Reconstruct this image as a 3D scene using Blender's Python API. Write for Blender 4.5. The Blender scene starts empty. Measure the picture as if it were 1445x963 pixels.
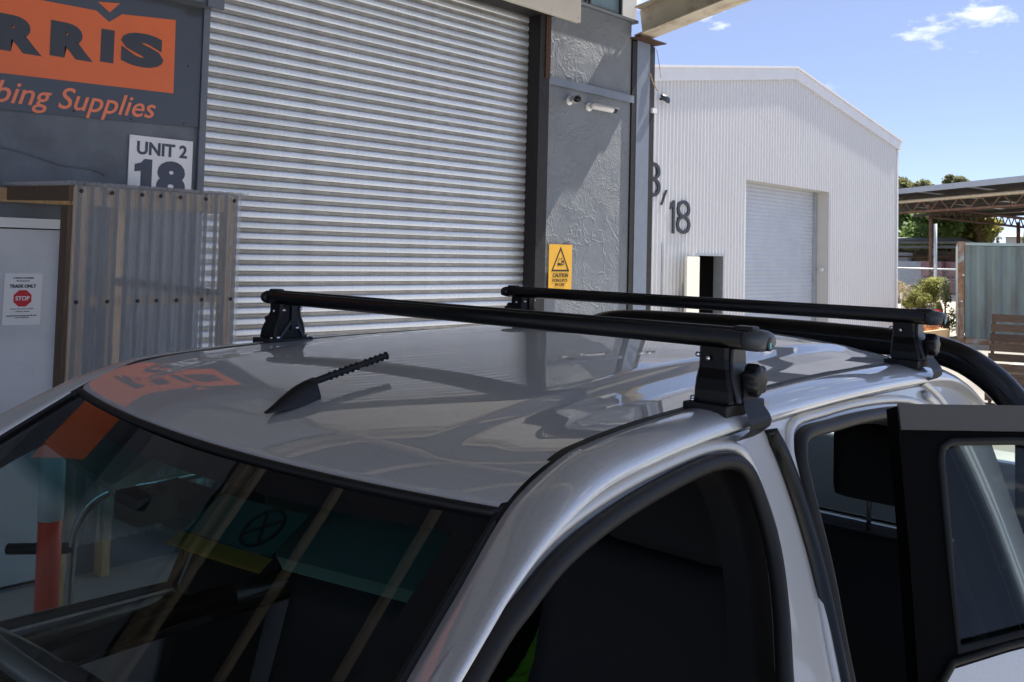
import bpy, bmesh, math, random
from mathutils import Vector, Matrix
R_ = math.radians
rnd = random.Random(7)
scene = bpy.context.scene
COL = scene.collection

# ------------------------------------------------------------------ camera
cam_d = bpy.data.cameras.new('camera')
cam = bpy.data.objects.new('camera', cam_d); COL.objects.link(cam); scene.camera = cam
HC = 1.98
_R = Vector((0.70474826, -0.70901429, 0.02507241)); _U = Vector((-0.04928914, -0.01367653, 0.99869091)); _F = Vector((0.70774322, 0.70506148, 0.04458522))
m = Matrix((_R, _U, -_F)).transposed().to_4x4(); m.translation = Vector((0, 0, HC))
cam.matrix_world = m
cam_d.sensor_fit = 'HORIZONTAL'; cam_d.sensor_width = 36.0
cam_d.lens = 36.0*1233.1/1445.0
cam_d.shift_y = -(481.5-304.1)/1445.0
cam_d.clip_start = 0.02; cam_d.clip_end = 6000

# ------------------------------------------------------------------ world and sun
SUN = Vector((1.0, -0.12, 1.356)).normalized()          # towards the sun
EL = math.asin(SUN.z); AZ = math.atan2(SUN.x, SUN.y)
w = bpy.data.worlds.new('World'); scene.world = w; w.use_nodes = True
nt = w.node_tree; N = nt.nodes; N.clear(); Lk = nt.links.new
out = N.new('ShaderNodeOutputWorld'); bg = N.new('ShaderNodeBackground'); sky = N.new('ShaderNodeTexSky')
sky.sky_type = 'NISHITA'; sky.sun_disc = False; sky.sun_elevation = EL; sky.sun_rotation = AZ
sky.air_density = 0.5; sky.dust_density = 0.0; sky.ozone_density = 4.0
bg.inputs['Strength'].default_value = 0.083
tc = N.new('ShaderNodeTexCoord'); sep = N.new('ShaderNodeSeparateXYZ'); Lk(tc.outputs['Generated'], sep.inputs[0])
def mth(op, a, b=None, c=None):
    n = N.new('ShaderNodeMath'); n.operation = op
    for i, v in enumerate((a, b, c)):
        if v is None: continue
        if isinstance(v, (int, float)): n.inputs[i].default_value = v
        else: Lk(v, n.inputs[i])
    return n.outputs[0]
zz = mth('ADD', mth('MAXIMUM', sep.outputs[2], 0.0), 0.16)
cmb = N.new('ShaderNodeCombineXYZ')
Lk(mth('DIVIDE', sep.outputs[0], zz), cmb.inputs[0]); Lk(mth('DIVIDE', sep.outputs[1], zz), cmb.inputs[1]); cmb.inputs[2].default_value = 45.6
nz = N.new('ShaderNodeTexNoise'); nz.inputs['Scale'].default_value = 3.8; nz.inputs['Detail'].default_value = 9; nz.inputs['Roughness'].default_value = 0.58
Lk(cmb.outputs[0], nz.inputs['Vector'])
rp = N.new('ShaderNodeValToRGB'); rp.color_ramp.elements[0].position = 0.59; rp.color_ramp.elements[1].position = 0.66
Lk(nz.outputs['Fac'], rp.inputs[0])
msk = mth('MULTIPLY', rp.outputs['Color'], mth('MULTIPLY', mth('SUBTRACT', sep.outputs[2], 0.17), 8.0)); cl = N.new('ShaderNodeClamp'); Lk(msk, cl.inputs[0])
mx = N.new('ShaderNodeMixRGB'); Lk(mth('MULTIPLY', cl.outputs[0], 0.85), mx.inputs[0]); tn = N.new('ShaderNodeMixRGB'); tn.blend_type = 'MULTIPLY'; tn.inputs[0].default_value = 1; Lk(sky.outputs[0], tn.inputs[1]); tn.inputs[2].default_value = (1.14, .95, 1.0, 1); hz = N.new('ShaderNodeMixRGB'); hz.inputs[0].default_value = .40; Lk(tn.outputs[0], hz.inputs[1]); hz.inputs[2].default_value = (2.9, 3.45, 4.3, 1); Lk(hz.outputs[0], mx.inputs[1]); mx.inputs[2].default_value = (7.6, 7.7, 7.9, 1)
Lk(mx.outputs[0], bg.inputs['Color']); Lk(bg.outputs[0], out.inputs[0])
sl = bpy.data.lights.new('sun', 'SUN'); sl.energy = 5.0; sl.angle = R_(0.5); sl.color = (1, 0.95, 0.87)
so = bpy.data.objects.new('sun', sl); COL.objects.link(so); so.location = (20, -5, 30)
so.rotation_euler = SUN.to_track_quat('Z', 'Y').to_euler()
vs = scene.view_settings; vs.view_transform = 'Standard'; vs.look = 'None'; vs.exposure = 1.36; vs.gamma = 1.0; vs.use_curve_mapping = False
scene.render.engine = 'CYCLES'
scene.cycles.max_bounces = 10; scene.cycles.transparent_max_bounces = 24; scene.cycles.glossy_bounces = 5

# ------------------------------------------------------------------ materials
MATS = {}
def mat(name, col, rough=0.5, metal=0.0, var=0.0, vscale=6.0, bump=0.0, bscale=40.0, coat=0.0, spec=0.5, dirt=None, dscale=2.0, damt=0.4, stretch=None, rvar=0.0):
    if name in MATS: return MATS[name]
    M = bpy.data.materials.new(name); M.use_nodes = True; t = M.node_tree; b = t.nodes['Principled BSDF']
    L = t.links.new
    b.inputs['Base Color'].default_value = (*col, 1); b.inputs['Roughness'].default_value = rough; b.inputs['Metallic'].default_value = metal
    b.inputs['Specular IOR Level'].default_value = spec
    if coat: b.inputs['Coat Weight'].default_value = coat; b.inputs['Coat Roughness'].default_value = 0.008; b.inputs['Coat IOR'].default_value = 1.85
    co = t.nodes.new('ShaderNodeTexCoord'); vec = co.outputs['Object']
    if stretch:
        mp = t.nodes.new('ShaderNodeMapping'); mp.inputs['Scale'].default_value = stretch; L(vec, mp.inputs[0]); vec = mp.outputs[0]
    last = None
    if var:
        n = t.nodes.new('ShaderNodeTexNoise'); n.inputs['Scale'].default_value = vscale; n.inputs['Detail'].default_value = 5; L(vec, n.inputs['Vector'])
        r = t.nodes.new('ShaderNodeMapRange'); r.inputs['From Min'].default_value = .3; r.inputs['From Max'].default_value = .7
        r.inputs['To Min'].default_value = 1-var; r.inputs['To Max'].default_value = 1+var; L(n.outputs['Fac'], r.inputs[0])
        x = t.nodes.new('ShaderNodeMixRGB'); x.blend_type = 'MULTIPLY'; x.inputs[0].default_value = 1; x.inputs[1].default_value = (*col, 1); L(r.outputs[0], x.inputs[2])
        last = x.outputs[0]
        if rvar:
            q = t.nodes.new('ShaderNodeMapRange'); q.inputs['From Min'].default_value = .3; q.inputs['From Max'].default_value = .7
            q.inputs['To Min'].default_value = max(0, rough-rvar); q.inputs['To Max'].default_value = rough+rvar; L(n.outputs['Fac'], q.inputs[0]); L(q.outputs[0], b.inputs['Roughness'])
    if dirt:
        n = t.nodes.new('ShaderNodeTexNoise'); n.inputs['Scale'].default_value = dscale; n.inputs['Detail'].default_value = 8; n.inputs['Roughness'].default_value = .65; L(vec, n.inputs['Vector'])
        r = t.nodes.new('ShaderNodeMapRange'); r.inputs['From Min'].default_value = .48; r.inputs['From Max'].default_value = .66; r.inputs['To Max'].default_value = damt; L(n.outputs['Fac'], r.inputs[0])
        x = t.nodes.new('ShaderNodeMixRGB'); L(r.outputs[0], x.inputs[0]); x.inputs[2].default_value = (*dirt, 1)
        if last: L(last, x.inputs[1])
        else: x.inputs[1].default_value = (*col, 1)
        last = x.outputs[0]
    if last: L(last, b.inputs['Base Color'])
    if bump:
        n = t.nodes.new('ShaderNodeTexNoise'); n.inputs['Scale'].default_value = bscale; n.inputs['Detail'].default_value = 6; L(vec, n.inputs['Vector'])
        bp = t.nodes.new('ShaderNodeBump'); bp.inputs['Strength'].default_value = min(1, bump); bp.inputs['Distance'].default_value = 0.004; L(n.outputs['Fac'], bp.inputs['Height']); L(bp.outputs[0], b.inputs['Normal'])
    MATS[name] = M; return M

def per_piece(name, lo, hi):
    t = MATS[name].node_tree; b = t.nodes['Principled BSDF']; oi = t.nodes.new('ShaderNodeObjectInfo'); r = t.nodes.new('ShaderNodeMapRange'); r.inputs['To Min'].default_value = lo; r.inputs['To Max'].default_value = hi
    x = t.nodes.new('ShaderNodeMixRGB'); x.blend_type = 'MULTIPLY'; x.inputs[0].default_value = 1
    t.links.new(oi.outputs['Random'], r.inputs[0]); t.links.new(b.inputs['Base Color'].links[0].from_socket, x.inputs[1]); t.links.new(r.outputs[0], x.inputs[2]); t.links.new(x.outputs[0], b.inputs['Base Color'])

def glass_mat(name, tint, ior=1.5, rough=0.0, frit=False, haze=0.0):
    M = bpy.data.materials.new(name); M.use_nodes = True; t = M.node_tree; t.nodes.clear(); L = t.links.new
    o = t.nodes.new('ShaderNodeOutputMaterial'); tr = t.nodes.new('ShaderNodeBsdfTransparent'); gl = t.nodes.new('ShaderNodeBsdfGlossy'); mxx = t.nodes.new('ShaderNodeMixShader')
    tr.inputs[0].default_value = (*tint, 1); gl.inputs['Roughness'].default_value = rough; F0 = ((ior-1)/(ior+1))**2
    lw = t.nodes.new('ShaderNodeLayerWeight'); lw.inputs['Blend'].default_value = .5
    pw = t.nodes.new('ShaderNodeMath'); pw.operation = 'POWER'; L(lw.outputs['Facing'], pw.inputs[0]); pw.inputs[1].default_value = 5
    fr = t.nodes.new('ShaderNodeMath'); fr.operation = 'MULTIPLY_ADD'; L(pw.outputs[0], fr.inputs[0]); fr.inputs[1].default_value = 1-F0; fr.inputs[2].default_value = F0
    body = tr.outputs[0]
    if haze:
        df = t.nodes.new('ShaderNodeBsdfTranslucent'); df.inputs[0].default_value = (.85, .86, .86, 1); d2 = t.nodes.new('ShaderNodeBsdfDiffuse'); d2.inputs[0].default_value = (.86, .87, .88, 1)
        mm = t.nodes.new('ShaderNodeMixShader'); mm.inputs[0].default_value = .9; L(df.outputs[0], mm.inputs[1]); L(d2.outputs[0], mm.inputs[2])
        m3 = t.nodes.new('ShaderNodeMixShader'); m3.inputs[0].default_value = haze; L(body, m3.inputs[1]); L(mm.outputs[0], m3.inputs[2]); body = m3.outputs[0]
    if frit:
        uv = t.nodes.new('ShaderNodeUVMap'); sp = t.nodes.new('ShaderNodeSeparateXYZ'); L(uv.outputs[0], sp.inputs[0])
        rr = t.nodes.new('ShaderNodeValToRGB'); e = rr.color_ramp.elements          # shade band printed in the glass along the top edge
        e[0].position = 0.125; e[0].color = (.15, .34, .34, 1); e[1].position = 0.15; e[1].color = (*tint, 1); L(sp.outputs[1], rr.inputs[0]); L(rr.outputs[0], tr.inputs[0])
        def m1(op, a, b):
            n = t.nodes.new('ShaderNodeMath'); n.operation = op
            for i, v in enumerate((a, b)):
                if isinstance(v, (int, float)): n.inputs[i].default_value = v
                else: L(v, n.inputs[i])
            return n.outputs[0]
        edge = m1('MAXIMUM', m1('GREATER_THAN', m1('ABSOLUTE', m1('SUBTRACT', sp.outputs[0], .5), 0), .465), m1('LESS_THAN', sp.outputs[1], .035))
        bl = t.nodes.new('ShaderNodeBsdfDiffuse'); bl.inputs[0].default_value = (.008, .008, .009, 1)
        m4 = t.nodes.new('ShaderNodeMixShader'); L(edge, m4.inputs[0]); L(body, m4.inputs[1]); L(bl.outputs[0], m4.inputs[2]); body = m4.outputs[0]
    L(fr.outputs[0], mxx.inputs[0]); L(body, mxx.inputs[1]); L(gl.outputs[0], mxx.inputs[2]); L(mxx.outputs[0], o.inputs[0])
    MATS[name] = M; return M

def ref(n): return MATS[n]
mat('silver_paint', (.58, .59, .605), .55, .68, var=.05, vscale=320, coat=1.0)
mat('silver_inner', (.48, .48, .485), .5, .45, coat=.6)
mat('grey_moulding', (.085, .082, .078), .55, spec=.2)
mat('black_rubber', (.007, .007, .008), .5, spec=.3)
mat('black_gloss', (.003, .003, .004), .22, spec=.35)
mat('black_powder', (.0035, .0035, .004), .34, spec=.22)
mat('black_plastic', (.005, .005, .006), .42, spec=.35)
mat('grey_plastic', (.055, .06, .066), .38)
mat('grey_plate', (.035, .037, .042), .42, .3)
mat('interior_black', (.010, .010, .011), .7, spec=.2)
mat('interior_grey', (.022, .022, .024), .85, spec=.2)
mat('headliner', (.045, .045, .045), .9, spec=.1)
mat('visor_grey', (.15, .155, .155), .8)
mat('chrome', (.75, .76, .77), .12, 1.0)
mat('zinc_bolt', (.70, .71, .73), .25, 1.0)
mat('teal_plastic', (.02, .30, .36), .35)
mat('galv_slat', (.66, .70, .75), .45, .7, var=.10, vscale=60, bump=.25, bscale=220, rvar=.08, dirt=(.44, .455, .48), dscale=1.1, damt=.4)
mat('slat_groove', (.38, .365, .34), .42, .6, var=.2, vscale=8)
mat('blue_grey_wall', (.125, .142, .165), .62, var=.16, vscale=5, bump=.9, bscale=9, dirt=(.07, .08, .09), dscale=3, damt=.5)
mat('sign_board', (.058, .064, .073), .22, var=.05, vscale=1.5)
mat('sign_orange', (.72, .135, .018), .28, var=.04)
mat('sign_text', (.035, .038, .045), .4)
mat('script_orange', (.80, .20, .09), .4)
mat('sign_white', (.72, .72, .72), .4, var=.04)
mat('navy_text', (.045, .055, .09), .5)
mat('sign_yellow', (.80, .43, .03), .45, var=.05)
mat('black_ink', (.012, .010, .010), .6)
mat('paper', (.75, .75, .76), .8)
mat('stop_red', (.55, .02, .03), .5)
mat('white_door', (.58, .595, .62), .45, var=.05, vscale=2, dirt=(.36, .38, .41), dscale=3, damt=.3)
mat('jamb_dark', (.018, .016, .016), .6, .2, var=.3, vscale=20)
mat('rust_strip', (.06, .026, .014), .75, var=.4, vscale=30)
mat('grey_trim', (.12, .14, .17), .5, var=.08)
mat('column_paint', (.17, .20, .25), .5, var=.06, vscale=10)
mat('cream_steel', (.52, .47, .37), .55, var=.10, vscale=4, dirt=(.20, .09, .04), dscale=6, damt=.5)
mat('purlin_cream', (.56, .50, .39), .6, var=.1, vscale=3)
mat('roof_sheet_under', (.085, .087, .09), .5, .2, var=.2, vscale=2)
mat('beige_fascia', (.56, .53, .47), .5, var=.06, vscale=3)
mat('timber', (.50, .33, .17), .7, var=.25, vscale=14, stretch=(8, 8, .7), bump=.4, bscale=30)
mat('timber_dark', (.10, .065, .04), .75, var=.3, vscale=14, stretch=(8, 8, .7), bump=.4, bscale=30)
mat('white_clad', (.70, .70, .71), .38, var=.015, vscale=.8, dirt=(.60, .58, .55), dscale=.5, damt=.15)
mat('white_trim', (.74, .74, .75), .4, var=.03)
mat('white_reveal', (.62, .60, .56), .5)
mat('pale_roller', (.52, .56, .62), .42, .1, var=.05, vscale=3)
mat('cream_door', (.68, .66, .58), .5)
mat('dark_room', (.02, .018, .016), .9)
mat('orange_rack', (.55, .14, .03), .6)
mat('numeral_black', (.02, .022, .026), .35)
mat('cam_white', (.72, .72, .72), .35)
mat('concrete', (.42, .405, .38), .85, var=.14, vscale=.8, bump=.6, bscale=25, dirt=(.20, .19, .18), dscale=.5, damt=.5)
mat('asphalt', (.21, .19, .165), .9, var=.2, vscale=.6, bump=.8, bscale=60)
mat('orange_plastic', (.66, .065, .03), .4, var=.06)
mat('red_plastic', (.62, .03, .025), .4)
mat('reflective_white', (.68, .70, .72), .35)
mat('hi_vis', (.22, .62, .04), .7, var=.15, vscale=9)
mat('hi_vis_navy', (.015, .02, .045), .8)
mat('reflect_tape', (.45, .47, .48), .3)
mat('container_paint', (.36, .465, .46), .55, var=.10, vscale=1.5, dirt=(.24, .13, .08), dscale=2.6, damt=.42, stretch=(1, 1, .2))
mat('container_rust', (.24, .13, .075), .8, var=.4, vscale=7, dirt=(.33, .38, .37), dscale=4, damt=.9)
mat('pallet_wood', (.115, .075, .052), .85, var=.3, vscale=8, stretch=(.8, 8, 8), bump=.4, bscale=30)
mat('rust_steel', (.16, .085, .05), .8, var=.3, vscale=5)
mat('cream_pipe', (.50, .40, .27), .6, var=.1)
mat('shed_fascia', (.34, .37, .41), .5, .2, var=.1, vscale=.7)
mat('shed_under', (.075, .065, .055), .8, var=.3, vscale=2)
mat('skylight', (.75, .80, .85), .4)
mat('old_roof', (.28, .285, .29), .7, .1, var=.25, vscale=.9)
mat('pale_panel', (.55, .60, .66), .6, var=.08)
mat('pink_brick', (.42, .24, .26), .8, var=.18, vscale=5)
mat('galv_post', (.45, .48, .50), .45, .6, var=.1)
mat('wire', (.30, .30, .30), .5, .6)
mat('rock', (.42, .37, .31), .9, var=.25, vscale=3, bump=1, bscale=8)
mat('brick_orange', (.50, .20, .08), .8, var=.3, vscale=12)
mat('red_cloth', (.55, .035, .02), .7, var=.2)
mat('bark', (.13, .095, .07), .9, var=.3, vscale=6)
mat('far_white', (.6, .6, .58), .6)
def leaf_mat(nm, c):
    M = mat(nm, c, .6, var=.4, vscale=1.3, spec=.3); t = M.node_tree; b = t.nodes['Principled BSDF']; o = [n for n in t.nodes if n.type == 'OUTPUT_MATERIAL'][0]
    tl_ = t.nodes.new('ShaderNodeBsdfTranslucent'); mxs = t.nodes.new('ShaderNodeMixShader'); mxs.inputs[0].default_value = .5
    for l in b.inputs['Base Color'].links: t.links.new(l.from_socket, tl_.inputs[0])
    t.links.new(b.outputs[0], mxs.inputs[1]); t.links.new(tl_.outputs[0], mxs.inputs[2]); t.links.new(mxs.outputs[0], o.inputs[0])
for nm, c in (('leaf_green', (.16, .24, .075)), ('leaf_olive', (.21, .215, .10)), ('leaf_yellow', (.28, .28, .085)), ('leaf_dry', (.36, .29, .15)), ('leaf_grey', (.20, .22, .12))): leaf_mat(nm, c)
per_piece('galv_slat', .88, 1.06); per_piece('pallet_wood', .75, 1.3); per_piece('brick_orange', .7, 1.3)
glass_mat('windscreen_glass', (.86, .93, .91), 1.5, frit=True)
glass_mat('side_glass', (.74, .80, .79), 1.4)
glass_mat('dark_glass', (.30, .36, .38), 1.5)
glass_mat('clear_sheet', (.92, .93, .94), 1.45, .14, haze=.33)
glass_mat('rib_sheen_sheet', (.9, .9, .9), 1.45, .12, haze=.85)  # pale sheen of the ribs at grazing angles put into the sheet colour
mat('matte_black', (.003, .003, .0035), .8, spec=.06)
glass_mat('window_pane', (.80, .88, .92), 1.6)

def crinkle_wall(name, col):
    M = bpy.data.materials.new(name); M.use_nodes = True; t = M.node_tree; b = t.nodes['Principled BSDF']; L = t.links.new
    b.inputs['Roughness'].default_value = .7
    co = t.nodes.new('ShaderNodeTexCoord')
    def noise(s, d=4, r=.5, src=None):
        n = t.nodes.new('ShaderNodeTexNoise'); n.inputs['Scale'].default_value = s; n.inputs['Detail'].default_value = d; n.inputs['Roughness'].default_value = r; L(src or co.outputs['Object'], n.inputs['Vector']); return n
    wn = noise(2.2, 3); va = t.nodes.new('ShaderNodeVectorMath'); va.operation = 'MULTIPLY_ADD'; L(wn.outputs['Color'], va.inputs[0]); va.inputs[1].default_value = (.7, .7, .9); L(co.outputs['Object'], va.inputs[2])
    mp = t.nodes.new('ShaderNodeMapping'); mp.inputs['Scale'].default_value = (2.6, 2.6, 1.3); L(va.outputs[0], mp.inputs[0])
    v = t.nodes.new('ShaderNodeTexVoronoi'); v.feature = 'DISTANCE_TO_EDGE'; v.inputs['Scale'].default_value = 2.1; L(mp.outputs[0], v.inputs['Vector'])
    r1 = t.nodes.new('ShaderNodeMapRange'); r1.inputs['From Max'].default_value = .06; r1.inputs['To Min'].default_value = 1; r1.inputs['To Max'].default_value = 0; L(v.outputs['Distance'], r1.inputs[0])
    msk = noise(1.7, 2); r2 = t.nodes.new('ShaderNodeMapRange'); r2.inputs['From Min'].default_value = .42; r2.inputs['From Max'].default_value = .62; L(msk.outputs['Fac'], r2.inputs[0])
    wr = noise(30, 6, .62, va.outputs[0])
    def m1(op, a, c):
        n = t.nodes.new('ShaderNodeMath'); n.operation = op
        for i, q in enumerate((a, c)):
            if isinstance(q, (int, float)): n.inputs[i].default_value = q
            else: L(q, n.inputs[i])
        return n.outputs[0]
    h = m1('ADD', m1('MULTIPLY', r1.outputs[0], .36), m1('MULTIPLY', m1('MULTIPLY', wr.outputs['Fac'], 1.6), m1('ADD', r2.outputs[0], .22)))
    bp = t.nodes.new('ShaderNodeBump'); bp.inputs['Strength'].default_value = .6; bp.inputs['Distance'].default_value = .016; L(h, bp.inputs['Height']); L(bp.outputs[0], b.inputs['Normal'])
    cn = noise(4, 5); rc = t.nodes.new('ShaderNodeMapRange'); rc.inputs['To Min'].default_value = .86; rc.inputs['To Max'].default_value = 1.14; L(cn.outputs['Fac'], rc.inputs[0])
    x = t.nodes.new('ShaderNodeMixRGB'); x.blend_type = 'MULTIPLY'; x.inputs[0].default_value = 1; x.inputs[1].default_value = (*col, 1); L(rc.outputs[0], x.inputs[2]); L(x.outputs[0], b.inputs['Base Color'])
    MATS[name] = M
crinkle_wall('crinkle_wall', (.175, .192, .215))

# ------------------------------------------------------------------ mesh helpers
def empty(name, loc=(0, 0, 0), rz=0):
    o = bpy.data.objects.new(name, None); o.empty_display_size = .2; o.location = loc; o.rotation_euler = (0, 0, rz); COL.objects.link(o); return o
def tag(o, label, cat, group=None):
    o['label'] = label; o['category'] = cat
    if group: o['group'] = group
    return o
def obj(name, bm, material, parent=None, smooth=False, recalc=True, mats=None):
    if isinstance(bm, bpy.types.Mesh): me = bm
    else:
        if recalc: bmesh.ops.recalc_face_normals(bm, faces=bm.faces[:])
        me = bpy.data.meshes.new(name); bm.to_mesh(me); bm.free()
    if not me.materials:
        for q in (mats or [material]): me.materials.append(MATS[q])
    if smooth:
        for p in me.polygons: p.use_smooth = True
    o = bpy.data.objects.new(name, me); COL.objects.link(o)
    if parent: o.parent = parent
    return o
def NB(): return bmesh.new()
def box(bm, x0, x1, y0, y1, z0, z1, bev=0):
    vs_ = [bm.verts.new((x, y, z)) for z in (z0, z1) for (x, y) in ((x0, y0), (x1, y0), (x1, y1), (x0, y1))]
    fs = [bm.faces.new([vs_[i] for i in f]) for f in ((3, 2, 1, 0), (4, 5, 6, 7), (0, 1, 5, 4), (1, 2, 6, 5), (2, 3, 7, 6), (3, 0, 4, 7))]
    if bev:
        es = list({e for f in fs for e in f.edges}); bmesh.ops.bevel(bm, geom=es, offset=bev, segments=2, affect='EDGES', profile=.6)
    return bm
def bbox(x0, x1, y0, y1, z0, z1, bev=0): return box(NB(), x0, x1, y0, y1, z0, z1, bev)
def frame_of(pts, closed=False):
    P = [Vector(p) for p in pts]; n = len(P); T = []
    for i in range(n):
        a = P[(i-1) % n] if (closed or i > 0) else P[i]; b = P[(i+1) % n] if (closed or i < n-1) else P[i]
        T.append((b-a).normalized())
    u = T[0].orthogonal().normalized(); Us = []
    for t in T:
        u = (u-t*u.dot(t)).normalized(); Us.append(u)
    return P, T, Us
def tube(bm, pts, r, n=8, closed=False, cap=True):
    P, T, Us = frame_of(pts, closed); rings = []
    for i, (p, t, u) in enumerate(zip(P, T, Us)):
        v = t.cross(u); rr = r[i] if isinstance(r, (list, tuple)) else r
        rings.append([bm.verts.new(p+(u*math.cos(2*math.pi*k/n)+v*math.sin(2*math.pi*k/n))*rr) for k in range(n)])
    m_ = len(rings)
    for i in range(m_ if closed else m_-1):
        a, b = rings[i], rings[(i+1) % m_]
        for k in range(n): bm.faces.new((a[k], a[(k+1) % n], b[(k+1) % n], b[k]))
    if cap and not closed: bm.faces.new(rings[0][::-1]); bm.faces.new(rings[-1])
    return bm
def bar(bm, a, b, w_, h, up=(0, 0, 1)):
    a, b = Vector(a), Vector(b); t = (b-a).normalized(); s = t.cross(Vector(up)).normalized(); u = s.cross(t)
    q = [s*x*w_/2+u*z*h/2 for x, z in ((-1, -1), (1, -1), (1, 1), (-1, 1))]
    A = [bm.verts.new(a+k) for k in q]; B = [bm.verts.new(b+k) for k in q]
    bm.faces.new(A[::-1]); bm.faces.new(B)
    for i in range(4): bm.faces.new((A[i], A[(i+1) % 4], B[(i+1) % 4], B[i]))
    return bm
def loft(bm, rows, closed=False):
    V = [[bm.verts.new(p) for p in r] for r in rows]
    for i in range(len(V)-1):
        n = len(V[i])
        for k in range(n if closed else n-1): bm.faces.new((V[i][k], V[i][(k+1) % n], V[i+1][(k+1) % n], V[i+1][k]))
    return V
def lathe(bm, prof, n=16, mp=lambda x, y, z: (x, y, z)):
    rows = []
    for r, z in prof: rows.append([mp(r*math.cos(2*math.pi*k/n), r*math.sin(2*math.pi*k/n), z) for k in range(n)])
    V = loft(bm, rows, True); bm.faces.new(V[0][::-1]); bm.faces.new(V[-1]); return bm
def prism(bm, poly, f, d0, d1):
    A = [bm.verts.new(f(a, b, d0)) for a, b in poly]; B = [bm.verts.new(f(a, b, d1)) for a, b in poly]
    bm.faces.new(A[::-1]); bm.faces.new(B); n = len(A)
    for i in range(n): bm.faces.new((A[i], A[(i+1) % n], B[(i+1) % n], B[i]))
    return bm
def panel2d(bm, loops, f, thick):
    """flat panel with holes: loops[0] outer, the rest holes; f(a,b,depth)"""
    tb = bmesh.new(); es = []; idx = []
    for lp in loops:
        vv = [tb.verts.new((a, b, 0)) for a, b in lp]; idx.append(vv)
        for i in range(len(vv)): es.append(tb.edges.new((vv[i], vv[(i+1) % len(vv)])))
    bmesh.ops.triangle_fill(tb, use_beauty=True, use_dissolve=False, edges=es)
    tb.verts.index_update(); fr = {}; bk = {}; seen = set()
    for v in tb.verts: fr[v.index] = bm.verts.new(f(v.co.x, v.co.y, 0)); bk[v.index] = bm.verts.new(f(v.co.x, v.co.y, thick))
    for q in tb.faces:
        i = [v.index for v in q.verts]; key = tuple(sorted(i))
        if key in seen: continue
        seen.add(key); bm.faces.new([fr[k] for k in i]); bm.faces.new([bk[k] for k in i[::-1]])
    for vv in idx:
        for i in range(len(vv)):
            a, b = vv[i].index, vv[(i+1) % len(vv)].index; bm.faces.new((fr[a], fr[b], bk[b], bk[a]))
    tb.free(); return bm
def cr(pts, n=6, closed=False):
    P = [Vector(p) for p in pts]; o = []; m_ = len(P)
    for i in range(m_ if closed else m_-1):
        g = lambda k: P[k % m_] if closed else P[max(0, min(m_-1, k))]
        a, b, c, d = g(i-1), g(i), g(i+1), g(i+2)
        for j in range(n):
            t = j/n; o.append(.5*((2*b)+(c-a)*t+(2*a-5*b+4*c-d)*t*t+(3*b-a-3*c+d)*t**3))
    if not closed: o.append(P[-1])
    return [tuple(q) for q in o]
def lerp_tab(tab, x):
    if x <= tab[0][0]: return tab[0][1]
    for (a, va), (b, vb) in zip(tab, tab[1:]):
        if x <= b: t = (x-a)/(b-a); return va+(vb-va)*t
    return tab[-1][1]
def text_mesh(s, x0, x1, z0, z1, y, bold=0.0, shear=0.0, depth=.0015, keep=False):
    c = bpy.data.curves.new('t', 'FONT'); c.body = s; c.size = 1; c.offset = bold; c.shear = shear; c.resolution_u = 4; c.extrude = .01
    o = bpy.data.objects.new('t', c); COL.objects.link(o); dg = bpy.context.evaluated_depsgraph_get(); dg.update()
    me = bpy.data.meshes.new_from_object(o.evaluated_get(dg)); bpy.data.objects.remove(o); bpy.data.curves.remove(c)
    me.materials.clear()
    xs = [v.co.x for v in me.vertices]; ys = [v.co.y for v in me.vertices]
    ax, bx, ay, by = min(xs), max(xs), min(ys), max(ys)
    sz = (z1-z0)/(by-ay); sx = (x1-x0)/(bx-ax)
    for v in me.vertices:
        X, Y, Z = v.co; v.co = (x0+(X-ax)*sx, y-Z*depth/.01, z0+(Y-ay)*sz)
    return me
def copy_tree(o, parent=None):
    c = o.copy(); COL.objects.link(c); c.parent = parent
    for ch in list(o.children): copy_tree(ch, c)
    return c

# ------------------------------------------------------------------ ground
g = obj('ground', NB(), 'asphalt'); g.data.from_pydata([(-1500, -1500, -.004), (1500, -1500, -.004), (1500, 1500, -.004), (-1500, 1500, -.004)], [], [(0, 1, 2, 3)]); g['kind'] = 'structure'
g = obj('concrete_yard', NB(), 'concrete'); g.data.from_pydata([(-30, -40, 0), (10.5, -40, 0), (10.5, 40, 0), (-30, 40, 0)], [], [(0, 1, 2, 3)]); g['kind'] = 'structure'

# ------------------------------------------------------------------ grey workshop building
WY = 5.55
wk = empty('workshop_building', (4, WY, 0)); tag(wk, 'blue-grey workshop building with a wide galvanised roller door', 'building')
def wpart(name, bm, material, parent=None, **k):
    o = obj(name, bm, material, **k); p = parent or wk; o.parent = p
    if p is wk: o.matrix_parent_inverse = Matrix.Translation((-4, -WY, 0))
    return o
bm = NB(); panel2d(bm, [[(-9, 0), (2.60, 0), (2.60, 5.6), (-9, 5.6)], [(.90, .02), (1.86, .02), (1.86, 2.12), (.90, 2.12)]], lambda a, b, d: (a, WY+d, b), .2)
wpart('front_wall', bm, 'blue_grey_wall')
wpart('door_light_block', bbox(.80, 1.95, WY+.202, WY+.25, 0, 2.3), 'jamb_dark')  # unseen backing added to stop light leaking round the white door
wpart('crinkled_wall', bbox(5.957, 7.28, WY, WY+.2, 0, 4.44), 'crinkle_wall')
wpart('upper_wall', bbox(2.605, 5.95, WY+.0, WY+.2, 4.32, 5.6), 'grey_trim')
wpart('side_wall', bbox(7.30, 7.50, WY+.205, WY+12, 0, 5.6), 'blue_grey_wall')
wpart('flashing', box(bbox(5.93, 7.28, WY-.035, WY-.002, 3.60, 3.645), 5.93, 7.28, WY-.05, WY-.036, 3.585, 3.66), 'column_paint')
wpart('wall_edge_trim', bbox(5.952, 5.985, WY-.018, WY-.001, 0, 4.44), 'column_paint')
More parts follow.
